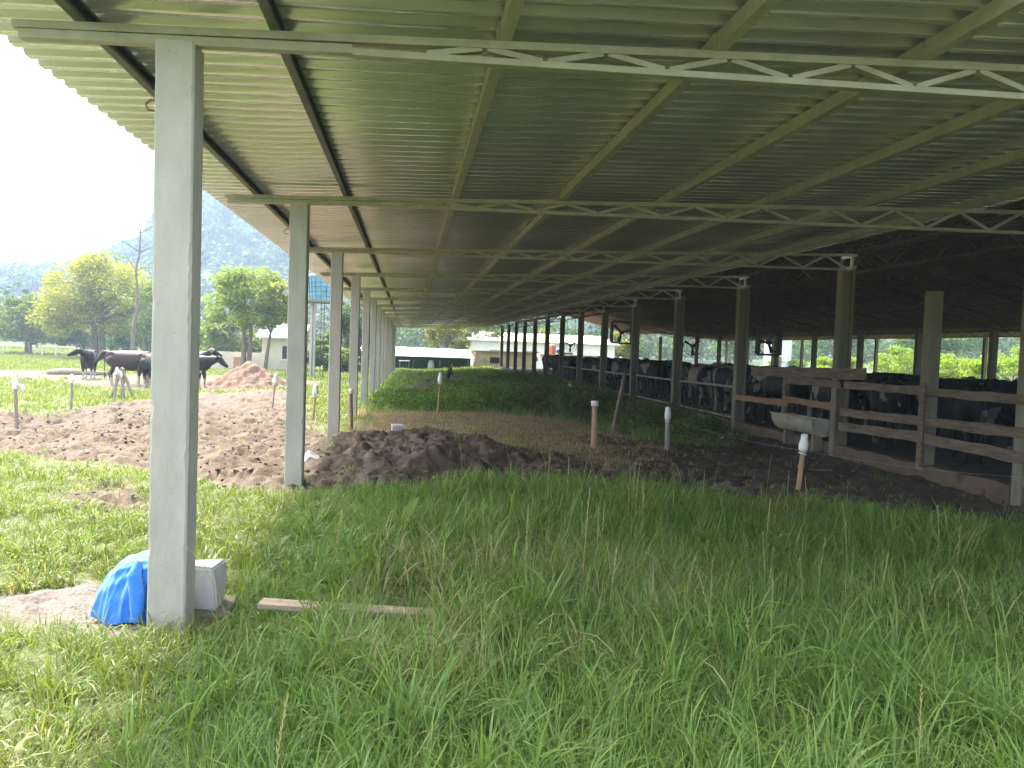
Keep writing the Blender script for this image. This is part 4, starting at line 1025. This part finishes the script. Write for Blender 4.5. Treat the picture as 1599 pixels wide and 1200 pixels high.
# broad-leaved plant in the grass
def broadleaf(x, y, n_, L, label):
    z = gz(x, y); V = []; Fq = []; C = []
    for i in range(n_):
        a = i*2.4+random.random(); d = np.array([math.cos(a), math.sin(a), 0]); s_ = np.array([-d[1], d[0], 0]); p = np.array([0, 0, .03]); k0 = len(V); l = L*random.uniform(.7, 1.1); th = random.uniform(.2, .6)
        for k in range(7):
            t = k/6; w = l*.12*math.sin(math.pi*min(1, .12+t*.88))**.7; V += [p-s_*w+np.array([0, 0, .25*w]), p, p+s_*w+np.array([0, 0, .25*w])]
            ph = th+1.0*t; p = p+(d*math.sin(ph)+np.array([0, 0, math.cos(ph)]))*l/6
        for k in range(6):
            for j in (0, 1): q = k0+k*3+j; Fq.append((q, q+1, q+4, q+3))
        c_ = np.array([.17, .30, .045])*random.uniform(.8, 1.2); C += [c_]*21
    o = put('broadleaf_plant', npmesh('broadleaf_plant', np.array(V), np.array(Fq), np.array(C), True), M['leaf'], None, (x, y, z))
    tag(o, label, 'plant', 'broad leaved plants in the grass')
broadleaf(-.02, 6.55, 5, .40, 'bright green broad leaved plant in the middle of the grass, behind the plank')
broadleaf(1.9, 5.35, 5, .26, 'broad leaved plant among the tall pale seed stalks')
broadleaf(4.6, 7.5, 5, .34, 'broad leaved plant near the leaning bottle stake')

# ------------------------------------------------------------------ trees
def tree(name, x, y, z, h, crown, nclump, nleaf, size, A, B, label, trunks=1, lean=0, cz=.62, group=None, trunk_r=.2, droop=0, seed=1, gap=.35, cat='tree'):
    rq = random.Random(seed); t = thing(name, label, cat, (x, y, z), 0, group)
    rx, ry, rzz = crown; mb = MB(); ctr = np.array([lean*h, 0, h*cz]); PT = []
    tops = []
    for k in range(trunks):
        ox = (k-(trunks-1)/2)*trunk_r*2.2
        top = (lean*h*.75+ox*1.6, rq.uniform(-.2, .2), h*cz*.95)
        mb.tube([(ox, 0, -.4), (ox+lean*h*.15+rq.uniform(-.1, .1), 0, h*.2), (lean*h*.45+ox*1.2, rq.uniform(-.15, .15), h*cz*.6), top], [trunk_r*1.25, trunk_r, trunk_r*.75, trunk_r*.4], 9)
        tops.append(Vector((lean*h*.45+ox*1.2, 0, h*cz*.6)))
    for i in range(nclump):
        while True:
            d = np.array([rq.gauss(0, 1) for _ in range(3)]); d /= np.linalg.norm(d)
            if d[2] > -.75: break
        rr_ = rq.uniform(gap, 1)**.5; c_ = ctr+d*np.array([rx, ry, rzz])*rr_*.86
        c_[2] -= droop*(abs(d[0])**2)*rzz
        cr = rq.uniform(.20, .34)
        if i % 2 == 0 or nclump < 30:
            b0 = tops[i % len(tops)]; mid = b0.lerp(Vector(c_), .55)+Vector((0, 0, .08*h*rq.random()))
            mb.tube([b0, mid, tuple(c_)], [trunk_r*.35, trunk_r*.2, trunk_r*.06], 6)
        PT.append(inball(int(nleaf/nclump*rq.uniform(.6, 1.4)), c_, (rx*cr, ry*cr, rzz*cr*.75), .25))
    mb.build('trunk', M['bark'], t)
    P = np.concatenate(PT)
    V, F, C = leaves(P, np.full(len(P), size), A, B, .3, .55); put('crown', npmesh('crown', V, F, C), M['leaf'], t)
    return t
YA, YB = np.array([.155, .175, .035]), np.array([.29, .285, .065])
MA, MB_ = np.array([.095, .145, .035]), np.array([.20, .25, .06])
DA, DB = np.array([.04, .085, .028]), np.array([.09, .15, .045])
tree('acacia_tree', -29, 80, -.7, 10.6, (5.7, 4.6, 5.0), 110, 26000, .26, YA*1.25, YB*1.2, 'large round yellowish tree behind the outdoor cows', 2, 0, .53, None, .3, .25, 3)
tree('slender_tree', -23.6, 76, -.7, 8.2, (2.4, 2.0, 3.2), 34, 5200, .26, MA*1.3, MB_*1.3, 'loose green tree between the yellowish tree and the nearest pillar', 1, .03, .55, None, .16, 0, 4)
tree('leaning_tree', -8.75, 50.5, -.6, 6.6, (1.5, 1.4, 1.9), 34, 4600, .19, YA*1.2, YB*1.3, 'small bright yellow-green tree with leaning trunk beside the second pillar', 1, .12, .66, None, .11, .1, 6)
tree('yard_tree', -9.75, 50, -.6, 7.0, (2.5, 2.0, 2.6), 60, 11500, .18, MA*1.4, MB_*1.35, 'green tree with double trunk behind the earth mound', 2, .02, .64, None, .15, .1, 5)
tree('dense_tree', -3.8, 62, -.7, 7.2, (2.0, 2.0, 3.4), 40, 7000, .24, DA, DB, 'dark green tree seen between the third and fifth pillars', 1, 0, .52, None, .18, 0, 8)
for i, (x, y, h, r, A, B, lb) in enumerate(((-44, 84, 7.5, 3.6, DA*1.3, DB*1.4, 'blue-green bushy tree at the left edge of the field'), (-38.5, 88, 6.5, 3.4, MA*.8, MB_*.8, 'rounded mid green tree left of the yellowish tree'),
        (-34, 90, 5.0, 3.0, DA*1.2, DB*1.3, 'low dark tree below the left side of the yellowish tree'), (-26, 84, 5.2, 3.0, DA*1.1, DB*1.2, 'dark tree behind the trunk of the yellowish tree'), (-20.8, 78, 5.0, 2.6, MA*.9, MB_, 'bright leafy tree just left of the nearest pillar'),
        (-15.2, 66, 4.6, 2.3, MA, MB_*1.1, 'bushy green tree just right of the nearest pillar behind the wall'), (-12.2, 68, 3.6, 2.0, MA*1.1, YB*.9, 'yellow-green bush behind the low beige wall'),
        (-49, 80, 6.8, 3.6, DA*1.2, DB*1.3, 'bushy tree beyond the left end of the far white posts'),
        (-41, 93, 6.0, 3.8, DA*1.1, DB*1.2, 'dark spreading tree between the blue-green tree and the mid green tree'), (-31, 95, 4.6, 3.6, DA, DB, 'low dense thicket right under the yellowish tree'),
        (-6.0, 60, 3.4, 1.5, MA, MB_, 'green bush behind the leg of the water tower'), (-4.6, 58, 2.2, 1.2, MA*1.1, MB_*1.1, 'small leafy bush right of the water tower'), (-17.8, 70, 4.2, 2.2, MA, MB_, 'leafy green tree behind the lone bare tree'))):
    tree('bushy_tree', x, y, -.7, h, (r, r*.9, h*.52), 34, 5200, .30, A, B, lb, 1, 0, .46, 'trees along the far field', .16, 0, 20+i)
# bare tree
bt = thing('bare_tree', 'tall thin nearly leafless tree behind the nearest pillar', 'tree', (-20.6, 65, -.7)); mb = MB(); PT = []
rq = random.Random(9); pts = [(-.4+.05*i+rq.uniform(-.15, .15), rq.uniform(-.1, .1), i*1.45) for i in range(9)]
mb.tube(pts, [.17-.017*i for i in range(9)], 8)
for i in range(3, 9):
    for s in (-1, 1):
        p = Vector(pts[i]); e = p+Vector((s*rq.uniform(.8, 1.9), rq.uniform(-.6, .6), rq.uniform(.3, 1.3))); f = e+Vector((s*.5, .2, rq.uniform(-.2, .6)))
        mb.tube([p, p.lerp(e, .5)+Vector((0, 0, .15)), e, f], [.05, .035, .02, .008], 6); PT.append(inball(26, f, (.55, .5, .32), .1)); PT.append(inball(12, e, (.4, .4, .3), .1))
mb.build('trunk', M['bark'], bt); P = np.concatenate(PT); V, F, C = leaves(P, np.full(len(P), .20), DA*1.4, MB_, .3, .5); put('crown', npmesh('crown', V, F, C), M['leaf'], bt)
# trees and shrubs beyond the far end and beyond the open side of the barn
tree('feathery_tree', 4.6, 100, -.7, 6.6, (3.0, 2.5, 2.8), 40, 5200, .3, YA*.8, YB*.9, 'yellow-green tree above the white shed roof', 1, 0, .58, None, .18, .1, 31)
tree('palm_like_tree', 9.3, 103, -.7, 6.8, (3.0, 2.4, 2.9), 36, 4800, .32, MA*.8, MB_*.9, 'green drooping tree left of the white building', 1, 0, .58, None, .18, .4, 32)
tree('bushy_tree', 18.5, 112, -.7, 5.6, (2.6, 2.2, 2.6), 26, 3000, .34, MA, MB_, 'green bush seen through the farthest barn pillars', 1, 0, .52, None, .18, 0, 33)
for i, (x, y, h, r) in enumerate(((37.5, 41.5, 3.0, 1.7), (38, 46.5, 3.4, 1.9), (37.5, 51.5, 3.0, 1.8), (38.5, 58, 3.4, 1.9), (37, 66, 2.6, 1.6), (39, 36, 3.2, 1.8), (36, 73, 2.2, 1.5))):
    tree('sunlit_shrub', x, y, -.4, h*1.1, (r*1.5, r*1.3, h*.55), 34, 7000, .2, np.array([.13, .215, .03]), np.array([.25, .34, .055]), 'sunlit bright green shrub beyond the open right side of the barn', 1, 0, .42, 'sunlit shrubs beyond the barn', .08, 0, 40+i, cat='shrub')
for i, (x, y, h, r) in enumerate(((62, 62, 11, 4.6), (66, 74, 12, 5), (58, 84, 10, 4.4), (70, 96, 12, 5), (60, 108, 10, 5), (52, 122, 10, 5), (74, 52, 12, 5))):
    tree('tall_tree', x, y, -.4, h, (r, r, h*.44), 36, 5200, .42, DA*1.3, DB*1.4, 'tall dark green tree far behind the yellow-green shrubs', 1, 0, .55, 'tall trees beyond the barn', .25, .1, 60+i)
tree('bright_tree', 27.5, 104, -.6, 5.0, (2.6, 2.2, 2.2), 26, 3400, .32, YA, YB, 'bright yellow-green tree seen over the red crate at the far barn end', 1, 0, .55, None, .16, 0, 80)

# ------------------------------------------------------------------ hills and forest
def hill_h(az, r):
    a = np.degrees(az)
    pk = np.interp(a, [-70, -40, -27, -21.5, -17, -13, -9, -5, -2, 1, 4, 8, 14, 22, 30, 38, 46, 70], [22, 20, 27, 31, 52, 74, 70, 46, 30, 24, 20, 20, 30, 40, 46, 50, 40, 30])
    rise = sstep(200, 470, r)*(1-.75*sstep(520, 900, r))
    return pk*rise*(.82+.36*fbm(az*7+3, r/110, 191, 4))-.9
az = np.linspace(R(-75), R(75), 240); rr_ = np.concatenate([np.linspace(170, 520, 60), np.linspace(535, 1100, 22)])
AZ, RR = np.meshgrid(az, rr_); HX, HY = RR*np.sin(AZ), RR*np.cos(AZ); HZ = hill_h(AZ, RR)
i2 = np.arange(AZ.size).reshape(AZ.shape)
F = np.stack([i2[:-1, :-1], i2[:-1, 1:], i2[1:, 1:], i2[1:, :-1]], -1).reshape(-1, 4)
M['hill'] = mottled('hill_pasture', (.035, .06, .018), (.06, .095, .028), .02, .95, 0, .3, .4, .6, c3=(.06, .09, .03), s3=.012, rnd=False)
tag(put('hills', npmesh('hills', np.stack([HX, HY, HZ], -1).reshape(-1, 3), F, None, True), M['hill']), kind='structure')
def forest(n_):
    A_ = np.radians(RNG.uniform(-32, 48, n_)); r = np.sqrt(RNG.uniform(128**2, 620**2, n_)); x, y = r*np.sin(A_), r*np.cos(A_); z = hill_h(A_, r)
    ad = np.degrees(A_)
    clear = ((ad > -27) & (ad < -20.5) & (r > 250) & (r < 330))
    z = np.maximum(z, -.5); k = ~clear & (RNG.random(n_) < np.where(ad < 6, .95, .75)) & (fbm(x/40, y/40, 201, 3) > np.where(ad < 6, .28, .36))
    x, y, z, ad = x[k], y[k], z[k], ad[k]; m_ = len(x); per = 80
    euc = (ad < -5) & (z > 42); hgt = np.where(euc, RNG.uniform(12, 19, m_), RNG.uniform(5, 10, m_)); wdt = np.where(euc, RNG.uniform(1.8, 3, m_), RNG.uniform(3.2, 5.6, m_))
    ii = np.repeat(np.arange(m_), per); d = RNG.normal(0, 1, (len(ii), 3)); d /= np.linalg.norm(d, axis=1)[:, None]; q = (.35+.65*RNG.random(len(ii)))[:, None]; d = d*q
    P = np.stack([x[ii]+d[:, 0]*wdt[ii], y[ii]+d[:, 1]*wdt[ii], z[ii]+hgt[ii]*.58+d[:, 2]*hgt[ii]*.42], -1)
    tone = RNG.random(m_)[ii][:, None]
    V, F, C = leaves(P, np.where(euc[ii], 1.3, 1.8)*np.clip(r[k][ii]/330, .38, 1.1), DA*.5, DB*.5, .4, .7)
    C = C*np.repeat(.7+.8*tone, 4, 0)
    return npmesh('forest', V, F, C)
tag(put('forest', forest(11000), M['leaf']), kind='stuff')

# ------------------------------------------------------------------ buildings and things at the far end
sh = thing('white_roofed_shed', 'low shed with bright white roof and dark green screened front at the far end', 'shed', (0, 77, -.72))
def slab(pts, th):
    vs = [Vector(p) for p in pts]; nn = (vs[1]-vs[0]).cross(vs[2]-vs[0]).normalized()*th
    return MB().add([tuple(v) for v in vs]+[tuple(v+nn) for v in vs], [(3, 2, 1, 0), (4, 5, 6, 7), (0, 1, 5, 4), (1, 2, 6, 5), (2, 3, 7, 6), (3, 0, 4, 7)])
slab([(-5, -.3, 1.30), (6.25, -.3, 1.28), (5.9, 4.2, 2.02), (-5, 4.2, 2.14)], .06).build('roof', M['whiteroof'], sh)
MB().box((-5, 1.6, -.2), (6, 1.7, 1.5)).build('green_screen', M['greencloth'], sh)
MB().box((-5, 3.6, -.2), (6, 3.75, 1.9)).build('rear_wall', M['dark'], sh)
for x in (-4.5, -2, .4, 2.9, 5.6): MB().box((x, -.1, -.3), (x+.14, .04, 1.29)).build('post', M['greencloth'], sh, .01)
tb = thing('work_table', 'pale table standing under the left end of the white roofed shed', 'table', (-.4, 76.2, -.7))
MB().box((-.5, -.3, .82), (.5, .3, .87)).build('tabletop', M['whiteroof'], tb)
for sx in (-.45, .4):
    for sy in (-.27, .2): MB().box((sx, sy, -.1), (sx+.06, sy+.06, .82)).build('leg', M['greystake'], tb)
sk = MB().lathe([(.3, 0), (.34, .25), (.30, .7), (.22, .85), (.26, .98), (.05, 1.0)], n=14)
tag(sk.build('feed_sack', M['plastic'], None, smooth=True, loc=(2.15, 77.6, -.72)), 'pale full sack standing inside the white roofed shed', 'sack')
bb = thing('block_building', 'beige block building with one small dark window beside the white roofed shed', 'building', (0, 78, -.8))
MB().box((6.4, 0, -.3), (12.4, 5, 2.05)).build('wall', M['beige'], bb, .01)
MB().box((6.15, -.35, 2.052), (12.7, 5.3, 2.16)).build('roof', M['old_concrete'], bb, .01)
w = MB().box((7.9, -.03, 1.0), (8.95, .0-.003, 1.5)).build('window', M['dark'], bb)
fr = MB()
for lo, hi in (((7.84, -.05, .94), (9.01, -.004, .998)), ((7.84, -.05, 1.502), (9.01, -.004, 1.56)), ((7.84, -.05, .999), (7.898, -.004, 1.501)), ((8.952, -.05, .999), (9.01, -.004, 1.501))): fr.box(lo, hi)
fr.build('frame', M['wood'], w)
wbd = thing('white_building', 'large bright white building behind the beige block building', 'building', (0, 100, -.7))
MB().box((7.6, 0, -.3), (26, 9, 3.2)).build('wall', M['white'], wbd)
slab([(7.2, -.8, 3.22), (26.4, -.8, 3.22), (26.4, 9.6, 4.4), (7.2, 9.6, 4.4)], .1).build('roof', M['whiteroof'], wbd)
for x in (10, 14.5, 19): MB().box((x, -.04, .9), (x+1.6, -.004, 2.1)).build('window', M['dark'], wbd)
tl = thing('farm_trailer', 'beige flatbed farm trailer beyond the far end of the barn', 'trailer', (17.2, 84, -.3))
MB().box((-3.6, -1, 1.12), (3.6, 1, 1.52)).build('bed', M['beam'], tl, .02)
for x in (-2.2, 2.2):
    for s in (-1, 1):
        wh = MB().lathe([(.1, -.12), (.42, -.12), (.47, -.06), (.47, .06), (.42, .12), (.1, .12)], n=20).build('wheel', M['black'], tl, loc=(x, s*.9, .47)); wh.rotation_euler = (R(90), 0, 0)
        MB().lathe([(.03, -.13), (.2, -.135), (.2, .135), (.03, .13)], n=16).build('rim', M['silo'], wh)
MB().bar((-3.6, 0, .85), (-4.9, 0, .6), .12, .12).build('drawbar', M['darksteel'], tl)
for x in (-2.2, 2.2): MB().box((x-.1, -.8, .45), (x+.1, .8, 1.118)).build('axle_frame', M['darksteel'], tl)
o = MB().lathe([(.28, -.42), (.33, -.38), (.34, -.12), (.35, -.1), (.34, -.08), (.34, .1), (.35, .12), (.34, .14), (.33, .4), (.28, .42)], n=20).build('plastic_drum', M['blue'], None, smooth=False, loc=(15.9, 84, 1.575)); o.rotation_euler = (R(90), 0, R(8))
tag(o, 'blue plastic drum lying on the beige trailer', 'drum')
o = MB().lathe([(.40, 0), (.44, .1), (.44, .85), (.3, 1.0), (.12, 1.06)], n=18).build('metal_drum', M['orange'], None, smooth=True, loc=(15.0, 84, 1.223)); tag(o, 'orange red upright drum on the beige trailer', 'drum')
cr = thing('red_crate', 'red crate standing at the far right end of the barn floor', 'crate', (19.6, 72.5, -.12))
for i in range(4): MB().box((-1.2, -.5, .12+.26*i), (1.2, .5, .34+.26*i)).build('side_band', M['red'], cr, .02)
MB().box((-1.1, -.4, 0), (1.1, .4, .14)).build('base', M['black'], cr)
# water tower
wt = thing('water_tower', 'blue water tank wrapped in dark netting on a tall concrete leg', 'water tower', (-4.9, 45.3, -.6))
MB().box((-.52, -.17, -.3), (-.38, .25, 4.36)).build('leg', M['concrete'], wt, .01)
MB().box((-.36, -.1, -.3), (-.22, .15, 4.36)).build('leg', M['concrete'], wt, .01)
MB().box((.85, -.1, -.3), (1.0, .1, 4.36)).build('leg', M['concrete'], wt, .01)
MB().box((-.8, -.7, 4.36), (1.35, .9, 4.46)).build('platform', M['old_concrete'], wt, .01)
tk = MB().lathe([(.80, 4.462), (.84, 4.6), (.90, 5.6), (.92, 5.75), (.95, 5.78), (.95, 5.84), (.8, 5.92), (.25, 6.05), (.22, 6.1)], (.25, .1, 0), 28).build('tank', M['tank'], wt, smooth=False)
nt_ = MB()
for k in range(18):
    a = 2*math.pi*k/18; nt_.tube([(.25+.83*math.cos(a), .1+.83*math.sin(a), 4.47), (.25+.93*math.cos(a), .1+.93*math.sin(a), 5.74)], .012, 5)
for z in (4.7, 4.95, 5.2, 5.45): nt_.tube([(.25+(.86+(z-4.6)*.062)*math.cos(2*math.pi*k/28), .1+(.86+(z-4.6)*.062)*math.sin(2*math.pi*k/28), z) for k in range(29)], .012, 5)
nt_.build('netting', M['net'], tk)
for x in (.12, .28): MB().tube([(x, -.5, -.2), (x, -.5, 4.4)], .022, 6).build('water_pipe', M['darksteel'], wt)
# house behind the yard tree and low wall
hs = thing('pale_house', 'pale plastered house partly hidden behind the tree and the second pillar', 'house', (-8.6, 58, -.65))
MB().box((-1.6, 0, -.3), (1.1, 4, 2.5)).build('wall', M['paleplaster'], hs, .01)
slab([(-1.9, -.6, 2.42), (1.4, -.6, 2.42), (1.4, 2, 3.4), (-1.9, 2, 3.4)], .09).build('roof', M['whiteroof'], hs)
slab([(-1.9, 2.003, 3.4), (1.4, 2.003, 3.4), (1.4, 4.6, 2.42), (-1.9, 4.6, 2.42)], .09).build('roof', M['whiteroof'], hs)
w = MB().box((-.2, -.02, 1.0), (.6, -.004, 1.9)).build('window', M['dark'], hs); MB().box((-.3, -.08, .9), (.7, -.004, .97)).build('sill', M['white'], w)
o = MB().box((-15.2, 57.8, -.9), (-9.9, 58, .72)).build('garden_wall', M['paleplaster'], None, .01); tag(o, 'low beige plastered wall behind the black cow and the earth mound', 'wall')
o = MB().box((-11.9, 57.0, -.9), (-10.9, 57.4, .42)).build('brick_stack', M['tile'], None, .01); tag(o, 'small stack of orange bricks in front of the low beige wall', 'bricks')
# silo and posts beyond the barn
sl = thing('grain_silo', 'pale corrugated metal silo beyond the open side of the barn', 'silo', (35.2, 73.5, -.4))
pr = [(1.25, 0)]
for i in range(44): pr += [(1.25+.02*(i % 2), .05+i*.1)]
MB().lathe(pr+[(1.24, 4.5)], n=32).build('body', M['silo'], sl)
MB().lathe([(1.3, 4.502), (1.28, 4.56), (.3, 5.2), (.25, 5.35), (.05, 5.37)], n=32).build('roof_cone', M['silo'], sl)
MB().box((-.55, -1.34, 1.2), (-.25, -1.262, 2.2)).build('hatch', M['old_concrete'], sl)
fpost = MB().box((-.06, -.06, -.2), (.06, .06, .95)).mesh('field_post', .01)
for x, y in ((-40.1, 86), (-37.4, 86.5), (-36.6, 86.3), (-35.2, 86), (-33.1, 86.2), (-43, 86.2), (-31, 86.4), (-29, 86)):
    o = put('field_post', fpost, M['white'], None, (x, y, gz(x, y))); tag(o, 'white post in the row across the far end of the sunny field', 'post', 'white posts at the far side of the field')

# ------------------------------------------------------------------ person
pe = thing('person', 'person in dark shirt and grey cap standing in the weeds with head bowed', 'person', (2.32, 47, -1.0), R(0))
def V3(*a): return Vector(a)
body = MB()   # facing +X
hipz, shz = .86, 1.34
def torso(s): return [((0, 0, .80), (.10*s, .155*s)), ((.0, 0, .92), (.105*s, .16*s)), ((.03, 0, 1.08), (.10*s, .145*s)), ((.07, 0, 1.24), (.115*s, .175*s)), ((.11, 0, 1.36), (.10*s, .17*s)), ((.13, 0, 1.42), (.06*s, .08*s))]
ARMS = {sy: [(.11, .19*sy, 1.35), (.13, .235*sy, 1.10), (.33, .15*sy, .98)] for sy in (-1, 1)}
tp = torso(1.0); body.tube([p for p, _ in tp], [(r[1], r[0]) for _, r in tp], 16)
body.tube([(.13, 0, 1.38), (.17, 0, 1.47), (.19, 0, 1.52)], [.06, .055, .055], 12)
hrot = Matrix.Rotation(R(35), 3, 'Y'); HC = Vector((.235, 0, 1.565)); hp = lambda x, y, z: HC+hrot@Vector((x, y, z))
body.ball(HC, (.095, .075, .115), 16, 12, hrot); body.ball(hp(.03, 0, -.06), (.065, .055, .06), 12, 8, hrot)
body.tube([hp(.085, 0, .015), hp(.115, 0, -.02), hp(.09, 0, -.035)], [.010, .017, .012], 8)
body.tube([hp(.08, -.022, -.065), hp(.09, 0, -.066), hp(.08, .022, -.065)], .010, 6)
for sy in (-1, 1):
    body.ball(hp(.0, .078*sy, -.005), (.022, .012, .032), 8, 6, hrot); body.ball(hp(.078, .03*sy, .02), (.014, .016, .010), 8, 6, hrot)
    body.limb(ARMS[sy], [.052, .042, .030], 10)
    wv = Vector(ARMS[sy][2]); pd = Vector((.09, -.05*sy, -.02)); pc = wv+pd*.9
    body.tube([wv, wv+pd*.5, pc], [(.026, .02), (.04, .018), (.038, .016)], 10)
    for k, (l, off) in enumerate(((.068, -.030), (.078, -.010), (.073, .010), (.058, .029))):
        b0 = pc+Vector((0, off*sy*.5, off)); b1 = b0+Vector((l*.55, -.012*sy, -.012)); b2 = b1+Vector((l*.28, -.014*sy, -.032))
        body.limb([b0, b1, b2], [.0095, .009, .0075], 6)
    th0 = wv+pd*.35+Vector((0, 0, .03)); body.limb([th0, th0+Vector((.035, -.022*sy, .028)), th0+Vector((.065, -.034*sy, .02))], [.012, .011, .009], 6)
    body.limb([(0, .09*sy, .84), (.03, .10*sy, .47), (-.02, .105*sy, .09)], [.08, .055, .04], 10)
    body.limb([(-.03, .105*sy, .05), (.14, .115*sy, .035)], [.045, .035], 10)
put('body', remesh(body, 'body', .007, 3), M['skin'], pe)
sh_ = MB(); tp = torso(1.13); sh_.tube([p for p, _ in tp], [(r[1], r[0]) for _, r in tp], 18)
for sy in (-1, 1): sh_.limb([ARMS[sy][0], ARMS[sy][1], tuple(Vector(ARMS[sy][1]).lerp(Vector(ARMS[sy][2]), .75))], [.075, .058, .046], 10)
put('shirt', remesh(sh_, 'shirt', .012, 4), M['shirt'], pe)
tr_ = MB(); tr_.ball((0, 0, .88), (.125, .175, .12), 14, 10)
for sy in (-1, 1): tr_.limb([(0, .088*sy, .84), (.03, .10*sy, .47), (-.02, .105*sy, .12)], [.105, .075, .06], 12)
put('trousers', remesh(tr_, 'trousers', .012, 4), M['jeans'], pe)
cp = MB(); cp.ball(hp(-.005, 0, .055), (.108, .088, .075), 16, 10, hrot); cp.tube([hp(.06, 0, .05), hp(.13, 0, .045), hp(.17, 0, .03)], [(.075, .012), (.07, .01), (.05, .008)], 12)
put('cap', remesh(cp, 'cap', .009, 3), M['cap'], pe)

# ------------------------------------------------------------------ hazy air
hz = MB().box((-1620, -1620, -4), (1620, 1620, 130)).build('haze', None)
m = bpy.data.materials.new('hazy_air'); m.use_nodes = True; nt = m.node_tree; nt.nodes.remove(nt.nodes['Principled BSDF'])
pv = N(nt, 'ShaderNodeVolumePrincipled'); pv.inputs['Color'].default_value = (.56, .745, 1, 1); pv.inputs['Density'].default_value = .0009; pv.inputs['Anisotropy'].default_value = .05
nt.links.new(pv.outputs[0], nt.nodes['Material Output'].inputs['Volume']); hz.data.materials.append(m)
tag(hz, kind='stuff')
